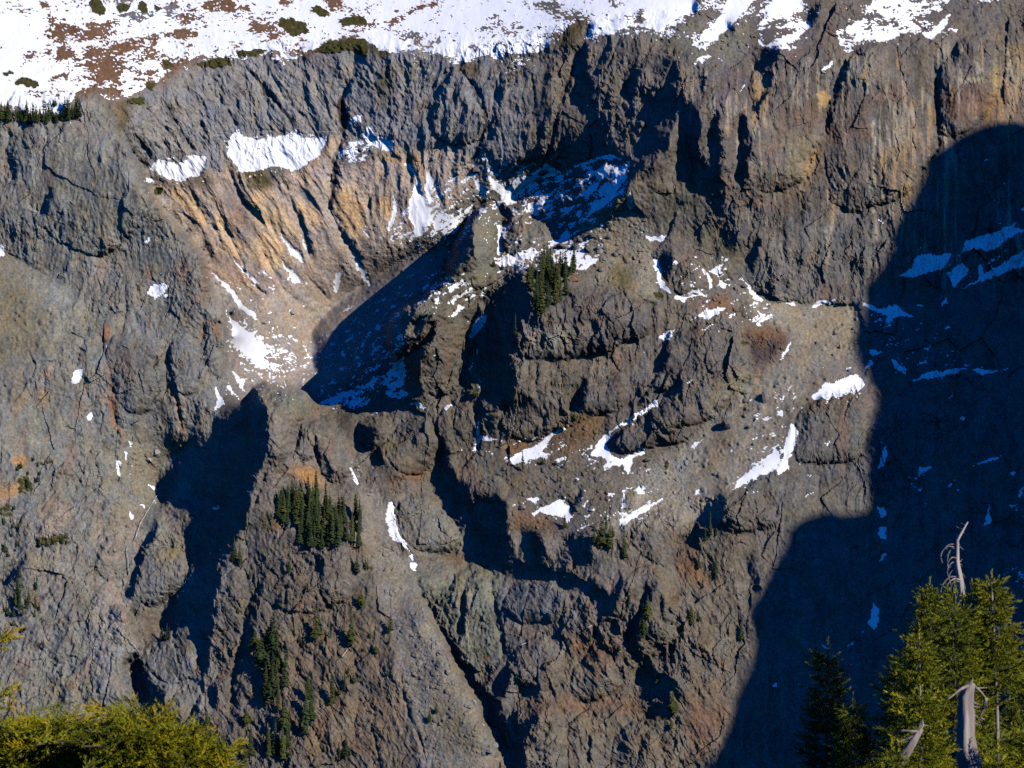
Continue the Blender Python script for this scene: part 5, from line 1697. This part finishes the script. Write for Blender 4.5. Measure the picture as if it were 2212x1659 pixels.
gx = np.linspace(-70, 70, 60); gy = np.linspace(-8, 170, 70)
Vh = np.array([[x, y, hill_z(x, y)] for y in gy for x in gx])
ih = np.arange(len(Vh)).reshape(70, 60)
Fh = np.stack([ih[:-1, :-1], ih[:-1, 1:], ih[1:, 1:], ih[1:, :-1]], -1).reshape(-1, 4)
put('near_hillside', mesh_np('near_hillside', Vh, Fh, M_SOIL, True), kind='structure')

NR = np.random.RandomState(42)


def shoot_template(n=18, L=.115, nl=.034, w=.0085, seed=1):
    """needles of one shoot, growing along +x"""
    rs = np.random.RandomState(seed)
    V = []
    for i in range(n):
        t = (i + .5) / n
        a = i * 2.4 + rs.uniform(-.4, .4); tilt = math.radians(rs.uniform(28, 62)) * (1 - .45 * t)
        ln = nl * rs.uniform(.8, 1.15)
        d = np.array([math.cos(tilt), math.sin(tilt) * math.cos(a), math.sin(tilt) * math.sin(a)])
        s = np.cross(d, rs.normal(size=3)); s /= np.linalg.norm(s)
        b = np.array([t * L, 0, 0])
        V += [b - s * w * .5, b + s * w * .5, b + d * ln]
    V = np.array(V)
    return V


TPL = [shoot_template(seed=k) for k in range(4)]


class Foliage:
    def __init__(self):
        self.pos = []; self.dir = []; self.len = []; self.sh = []

    def add(self, p, d, L, s):
        self.pos.append(p); self.dir.append(d); self.len.append(L); self.sh.append(s)

    def mesh(self, name, mat):
        pos = np.array(self.pos); x = np.array(self.dir); L = np.array(self.len); sh = np.array(self.sh)
        x = x / (np.linalg.norm(x, axis=1, keepdims=True) + 1e-9)
        r = NR.normal(size=x.shape); y = np.cross(x, r); y /= np.linalg.norm(y, axis=1, keepdims=True) + 1e-9
        z = np.cross(x, y)
        Vs = []; S = []
        for k in range(4):
            q = np.arange(len(pos)) % 4 == k
            T = TPL[k]
            v = pos[q][:, None] + L[q][:, None, None] * (T[None, :, :1] * x[q][:, None] + T[None, :, 1:2] * y[q][:, None] + T[None, :, 2:] * z[q][:, None])
            Vs.append(v.reshape(-1, 3)); S.append(np.repeat(sh[q], len(T)) + NR.uniform(-.12, .12, q.sum() * len(T)))
        V = np.vstack(Vs); S = np.clip(np.concatenate(S), 0, 1)
        me = mesh_np(name, V, np.arange(len(V), dtype=np.int32).reshape(-1, 3), mat)
        a = me.attributes.new('shoot', 'FLOAT', 'POINT'); a.data.foreach_set('value', S.astype(np.float32))
        return me


def bough(fol, wood, p0, d, L, droop, rise, young, dens=1.0, flat=.35, big=1.0):
    """one branch: an axis that droops and turns up at its tip, with side twigs carrying shoots"""
    n = max(5, int(L / .07))
    p = np.array(p0, float); d = np.array(d, float); d /= np.linalg.norm(d)
    axis = [p.copy()]
    step = L / n
    side = np.cross(d, [0, 0, 1.]); side /= np.linalg.norm(side) + 1e-9
    for i in range(n):
        t = (i + 1) / n
        d = d + np.array([0, 0, -droop * (1 - t) + rise * t]) * step / L * 1.6 + NR.normal(0, .05, 3)
        d /= np.linalg.norm(d)
        p = p + d * step; axis.append(p.copy())
        tw = (.30 * L * (1 - t) ** .75 + .05) * NR.uniform(.7, 1.15)
        if t < .12:
            continue
        for s in (-1, 1):
            td = d * .75 + s * side * .75 + np.array([0, 0, NR.normal(0, flat) - .1]); td /= np.linalg.norm(td)
            m = max(1, int(round(tw / .055 * dens)))
            for j in range(m):
                u = (j + .5) / m
                q = p + td * tw * u + np.array([0, 0, -.10 * tw * u * u])
                sd = td + NR.normal(0, .5, 3); sd[2] += .15
                fol.add(q, sd, big * NR.uniform(.75, 1.25), young * (.25 + .5 * u + .35 * t) + NR.uniform(-.15, .15))
        fol.add(p, d + NR.normal(0, .25, 3), big * NR.uniform(.8, 1.2), young * (.3 + .6 * t))
    fol.add(p, d, 1.4, young)
    wood.append(tube(np.array(axis), np.linspace(.006 + .005 * L, .002, len(axis)), 4))


def fir(label, u, v, Y, width, young=.75, lean=0., bare=(9, 9), side=0., trunk_r=.05, leaf=None, step=.088, bottom=1.0, dens=1.0, bare_mat=True, ymax=None):  # young: needle tone, lowered on the shaded firs to paint their shade
    """a living tree of the krummholz clump; u,v = its tip; width = crown radius (m) one metre below the tip"""
    top = at(u, v, Y)
    bx, by = top[0] + lean, Y
    gz = hill_z(bx, by) - .3
    H_ = top[2] - gz
    e = put('fir_tree', None); e.location = (bx, by, gz); e['label'] = label; e['category'] = 'fir tree'
    base = np.array([bx, by, gz])
    zs = np.linspace(0, 1, 14)
    def axis(t):
        return np.array([(top[0] - bx) * t ** 1.5 + .03 * math.sin(6 * t + u), 0, H_ * t])
    path = np.array([axis(t) for t in zs])
    tv, tf = tube(path, trunk_r * (1 - .93 * zs) + .004, 8, .12, int(u))
    put('trunk', mesh_np('trunk', tv, tris(tf), M_DEAD if trunk_r > .07 or bare[0] < .6 else M_BARK, True), e)
    fol = Foliage(); wood = []
    z = H_ - .03
    vis = H_ - (-Y * (1000 - CY) / FPX - gz)
    low = max(.3, gz * 0 + (-Y * 1020 / FPX) - gz - .5)          # a little below the lower edge of the view
    fol.add(axis(1.0) - [0, 0, .02], [0, 0, 1], 1.3, young); fol.add(axis(1.0) - [0, 0, .1], [.2, 0, 1], 1.2, young)
    k = 0
    while z > low:
        dtop = H_ - z
        c = axis(z / H_)
        if bare[0] < dtop < bare[1] and NR.rand() < .75:
            z -= step; continue
        r = .74 * width * (1 - math.exp(-.85 * dtop)) + .025 + .04 * dtop
        nb = 4 if dtop < .25 else 5 if dtop < .8 else 6
        for j in range(nb):
            a = k * 2.4 + j * 6.283 / nb + NR.uniform(-.5, .5)
            dr = np.array([math.cos(a), math.sin(a), .55 - .35 * min(1, dtop / 1.2)])
            L = r * NR.uniform(.5, 1.35) * (1 + side * math.cos(a))
            if L < .04:
                continue
            yo = young * (1.0 if a % 6.283 else 1)
            bough(fol, wood, c + NR.normal(0, .01, 3), dr, L, .75, .55, yo * NR.uniform(.7, 1.1), dens)
        k += 1
        z -= step * NR.uniform(.8, 1.3)
    put('needles', fol.mesh('needles', leaf or M_LEAF), e, kind='stuff')
    put('branch_work', mesh_np('branch_work', *join(wood), M_BARK), e, kind='stuff')
    return e


# ---- the clump at lower right
K = (1600, 1200, .40687)
def s9(x, y):
    return K[0] + K[2] * x, K[1] + K[2] * y


fir('sunlit fir with the pale broken top left of the dead snag, spreading dark boughs left', *s9(1632, 588), 26.6, .55, .7, .1, side=-.35, trunk_r=.06)
fir('bushy fir growing in front of the bleached snag trunk', *s9(1785, 610), 25.2, .42, .72, .05, trunk_r=.06)
fir('thin young fir leader just right of the bleached snag', *s9(1897, 600), 25.8, .30, .8, .0, trunk_r=.045)
fir('tall fir at right with a bare pale lower trunk', *s9(2022, 545), 25.6, .42, .8, .12, bare=(1.22, 1.75), trunk_r=.075, side=.25)
fir('shorter bright fir in front of the clump with a pale trunk showing', *s9(1590, 872), 24.0, .36, .85, -.05, bare=(.55, .7), trunk_r=.05)
fir('dark slender fir standing alone left of the clump', *s9(1040, 945), 27.5, .40, .30, .0, trunk_r=.05, dens=.9)
fir('small shaded fir between the lone dark fir and the clump', *s9(1188, 1280), 26.5, .30, .35, .0, trunk_r=.04)  # low needle tone: its shade is painted into the needles
fir('leaning fir at the right edge behind the tall fir', *s9(2230, 930), 27.5, .45, .6, .1, trunk_r=.05)
fir('low bright fir at the foot of the bleached trunk', *s9(2060, 1560), 23.2, .5, .9, .0, trunk_r=.05)
fir('low fir at the lower right edge of the clump', *s9(2240, 1400), 23.8, .42, .8, .0, trunk_r=.05)
fir('low spreading fir at the left foot of the clump', *s9(1400, 1560), 23.4, .45, .8, .0, trunk_r=.05)
fir('shaded fir low behind the left of the clump', *s9(1480, 1010), 28.5, .60, .2, .0, trunk_r=.05, side=-.2)  # darkest needle tone, standing in for the shade on its boughs


def at9(x, y, Y):
    return at(*s9(x, y), Y)


def snag(label, pts_, radii, Y, limbs, shell_seed):
    p = [at9(x, y, Y + dy) for x, y, dy in pts_]
    foot = p[-1].copy(); foot[2] = hill_z(foot[0], foot[1]) - .3
    path = np.array([foot] + p[::-1]); rr = np.array([radii[-1] * 1.1] + list(radii[::-1]))
    L = np.r_[0, np.cumsum(np.linalg.norm(np.diff(path, axis=0), axis=1))]
    q = np.linspace(0, L[-1], 40)
    path2 = np.stack([np.interp(q, L, path[:, k]) for k in range(3)], 1); r2 = np.interp(q, L, rr)
    path2[1:-1] += NR.normal(0, .010, (38, 3))
    e = put('dead_snag', None); e.location = foot; e['label'] = label; e['category'] = 'dead tree'
    v_, f_ = tube(path2 - foot, r2, 22, .07, shell_seed)
    th = np.tile(np.arange(22), 40) * 2 * np.pi / 22; zz = np.repeat(np.arange(40), 22) / 40.
    ax_ = np.repeat(path2 - foot, 22, 0)
    fl = 1 + .13 * np.sin(5 * th + 9 * zz + shell_seed) + .09 * np.sin(9 * th - 14 * zz) + .10 * np.sin(2 * th + 21 * zz)
    v_[:880] = ax_ + (v_[:880] - ax_) * fl[:, None]
    put('trunk', mesh_np('trunk', v_, tris(f_), M_DEAD, True), e)
    for lb in limbs:
        pp = np.array([at9(x, y, Y + dy) for x, y, dy in lb[1]])
        L = np.r_[0, np.cumsum(np.linalg.norm(np.diff(pp, axis=0), axis=1))]
        n = max(6, 3 * len(pp)); q = np.linspace(0, L[-1], n)
        # smooth through the points
        sm = np.stack([np.interp(q, L, pp[:, k]) for k in range(3)], 1)
        for _ in range(2):
            sm[1:-1] = (sm[:-2] + 2 * sm[1:-1] + sm[2:]) / 4
        v_, f_ = tube(sm - foot, np.linspace(lb[0], lb[0] * .3, n), 6, .1)
        put('dead_branch', mesh_np('dead_branch', v_, tris(f_), M_DEAD, True), e)


def hook(x, y, w, h, r, dy=0.):
    """a drooping dead branch: out to the left, then curling down"""
    return (r, [(x, y, 0), (x - .45 * w, y - .10 * h, dy), (x - .82 * w, y + .16 * h, dy), (x - w, y + .55 * h, dy), (x - .82 * w, y + h, dy)])


def spur(x, y, dx, dy_, r):
    return (r, [(x, y, 0), (x + .6 * dx, y + .2 * dy_, .05), (x + dx, y + dy_, .08)])


limbs = [hook(1795, 335, 85, 100, .007), hook(1800, 350, 50, 110, .008, .2), hook(1805, 400, 55, 75, .008, -.2), hook(1812, 430, 62, 90, .009), hook(1820, 470, 60, 80, .008, .2),
         hook(1828, 520, 120, 150, .010), hook(1816, 450, 70, 60, .006, .15), hook(1830, 545, 70, 130, .006, -.1), hook(1804, 370, 65, 60, .005, .1), hook(1836, 585, 95, 70, .006, .1), hook(1832, 530, 90, 90, .01, -.2), hook(1835, 560, 40, 110, .008, .2), hook(1800, 318, 60, 30, .006), hook(1838, 600, 60, 80, .009),
         spur(1818, 430, 25, 20, .007), spur(1826, 490, 35, 30, .007), spur(1832, 530, 30, 60, .007), spur(1806, 330, 45, 22, .006), spur(1832, 240, 26, 12, .005), spur(1845, 225, -40, -18, .005),
         spur(1858, 200, -24, -14, .004), spur(1868, 190, 12, -4, .004), spur(1800, 300, 30, 30, .005), spur(1822, 420, 20, -15, .005), spur(1838, 560, 24, 40, .006), spur(1846, 600, 16, 30, .006),
         spur(1812, 268, -18, -12, .004), spur(1808, 290, -20, 6, .004)]
snag('tall bleached dead snag with curled branches above the fir clump',
     [(1876, 182, 0), (1852, 215, 0), (1815, 268, 0), (1800, 330, 0), (1812, 400, 0), (1826, 490, 0), (1838, 580, 0), (1842, 680, 0), (1856, 800, 0), (1862, 1000, 0), (1866, 1300, .3), (1868, 1700, .4)],
     [.004, .010, .014, .020, .024, .029, .034, .038, .042, .045, .05, .05], 26.0, limbs, 3)
limbs2 = [(.02, [(1880, 1165, 0), (1830, 1185, -.1), (1790, 1220, -.15), (1752, 1250, -.2)]), (.017, [(1905, 1160, 0), (1950, 1200, 0), (1985, 1240, 0), (1990, 1300, 0)]),
          spur(1905, 1265, 55, 55, .012), spur(1910, 1290, 70, 30, .010), spur(1890, 1330, 70, 95, .010), spur(1900, 1180, 90, -4, .012), spur(1830, 1420, -95, 70, .014), spur(1840, 1460, -110, 50, .012),
          spur(1835, 1390, -50, 10, .010), spur(1895, 1480, 30, 110, .02), (.02, [(1985, 1240, 0), (1960, 1330, .05), (1940, 1350, .05), (1975, 1370, .1)]), spur(1840, 1330, -40, -20, .01)]
for k in range(16):
    yy = 1230 + 26 * k; ss = -1 if k % 2 else 1
    limbs2.append(spur(1862 + ss * 26, yy, ss * NR.uniform(18, 70), NR.uniform(-25, 55), NR.uniform(.004, .009)))
for k in range(6):
    limbs2.append((.012, [(1900 - 6 * k, 1165 + 4 * k, 0), (1902 - 9 * k, 1140 + 5 * k, .02), (1904 - 10 * k + 6 * (k % 3), 1118 + 9 * k, .03)]))
snag('thick broken grey trunk with splayed root-like limbs among the firs',
     [(1905, 1150, 0), (1885, 1180, 0), (1868, 1240, 0), (1858, 1330, 0), (1858, 1420, 0), (1868, 1520, 0), (1885, 1620, 0), (1890, 1760, 0)],
     [.028, .055, .072, .078, .088, .10, .115, .13], 24.3, limbs2, 4)
limbs3 = [(.02, [(1590, 1440, 0), (1540, 1440, 0), (1475, 1432, 0)]), (.014, [(1570, 1460, 0), (1520, 1480, 0), (1440, 1510, 0)]), (.014, [(1580, 1450, 0), (1610, 1400, 0), (1600, 1370, 0)]),
          spur(1560, 1480, -70, -20, .01), spur(1530, 1540, -60, 20, .012), spur(1590, 1400, 60, 10, .008)]
snag('short leaning bare stub in the front of the fir clump',
     [(1598, 1425, 0), (1570, 1470, 0), (1530, 1540, 0), (1490, 1590, 0), (1440, 1680, 0)], [.018, .035, .042, .048, .055], 23.6, limbs3, 5)

# dim conifers farther down the slope at the right edge
for x, y, Y in ((2165, 820, 140), (2215, 1010, 150), (2140, 1180, 132), (2200, 700, 165), (2260, 850, 140)):
    t_ = at9(x, y, Y); gz = hill_z(t_[0], t_[1]) - 1
    plant('shade', np.array([t_[0], t_[1], gz]), t_[2] - gz, FORMS[0])


# ---- the bright low bush at lower left
def s7(x, y):
    return .40687 * x, 1200 + .40687 * y


def bush(label, root, tips, Y, young, spread, fill, leaf):
    r0 = at(*s7(*root), Y)
    foot = r0.copy(); foot[2] = hill_z(foot[0], foot[1]) - .2
    e = put('fir_bush', None); e.location = foot; e['label'] = label; e['category'] = 'bush'
    fol = Foliage(); wood = []
    for x, y, L, dx, dz in tips:
        p1 = at(*s7(x, y), Y + NR.uniform(-.25, .25))
        d = np.array([dx, NR.uniform(-.25, .25), dz]); d /= np.linalg.norm(d)
        bough(fol, wood, p1 - d * L - foot, d, L, .15, .15, young * NR.uniform(.8, 1.15), 1.0, .3, 1.45)
    for _ in range(fill[0]):
        x = NR.uniform(fill[1], fill[2]); y0 = np.interp(x, fill[3], fill[4])
        y = y0 + abs(NR.normal(0, 1)) * 95 + 42
        if NR.rand() < .4:
            y = NR.uniform(y0 + 20, 1750)
        p1 = at(*s7(x, y), Y + NR.uniform(-spread, spread))
        d = np.array([NR.uniform(-1, 1) + .35, NR.uniform(-.8, .3), NR.uniform(-.12, .22)]); d /= np.linalg.norm(d)
        L = NR.uniform(.28, .55)
        bough(fol, wood, p1 - d * L - foot, d, L, .1, .2, young * NR.uniform(.55, 1.2), 1.0, .35, 1.45)
    put('needles', fol.mesh('needles', leaf), e, kind='stuff')
    st = []
    for _ in range(16):
        x = NR.uniform(fill[1], fill[2]); y = np.interp(x, fill[3], fill[4]) + NR.uniform(120, 260)
        q = at(*s7(x, y), Y + NR.uniform(-.2, .2)) - foot
        m = np.array([q[0] * .6, q[1] * .5, q[2] * .55])
        st.append(tube([np.array([0, 0, 0.]), m, q, q + NR.normal(0, .12, 3) + [0, 0, .12]], [.03, .022, .012, .004], 5))
    put('dead_twig_work', mesh_np('dead_twig_work', *join(st), M_DEAD, True), e, kind='stuff')
    put('branch_work', mesh_np('branch_work', *join(wood), M_BARK), e, kind='stuff')


bush('low sunlit yellow-green fir bush filling the lower left corner', (260, 1850),
     [(160, 1378, .4, .9, .3), (90, 1395, .4, .9, .3), (20, 1400, .3, .8, .3), (300, 1405, .35, .9, .35), (455, 1398, .4, 1, .35), (210, 1400, .3, .7, .4), (390, 1420, .35, .8, .4), (540, 1425, .35, .9, .35), (620, 1440, .35, .9, .3), (690, 1450, .35, .9, .25),
      (45, 1220, .3, 1, .3), (38, 875, .3, .9, .4)],
     23.0, .95, .5, (215, -60, 760, (-60, 0, 160, 450, 700, 800), (1400, 1410, 1400, 1415, 1430, 1480)), M_LEAF_SUN)
bush('greener fir bush with raised branch tips right of the bright corner bush', (930, 1850),
     [(585, 1300, .55, -1, .45), (600, 1340, .4, -.9, .3), (800, 1300, .35, -.1, 1), (770, 1360, .3, -.3, .8), (965, 1335, .4, .35, 1), (1010, 1390, .35, .5, .7), (1180, 1395, .5, 1, .45), (1150, 1440, .4, .9, .3), (900, 1390, .35, .1, .9), (860, 1400, .3, -.4, .8),
      (1385, 1540, .6, 1, .12), (1320, 1560, .5, 1, .1), (1300, 1610, .5, 1, .05), (1200, 1540, .4, .9, .2), (700, 1370, .4, -.8, .3)],
     22.2, .8, .45, (165, 640, 1330, (560, 760, 860, 1000, 1120, 1200, 1330), (1440, 1420, 1420, 1420, 1450, 1530, 1580)), M_LEAF_SUN)

name_by_place()
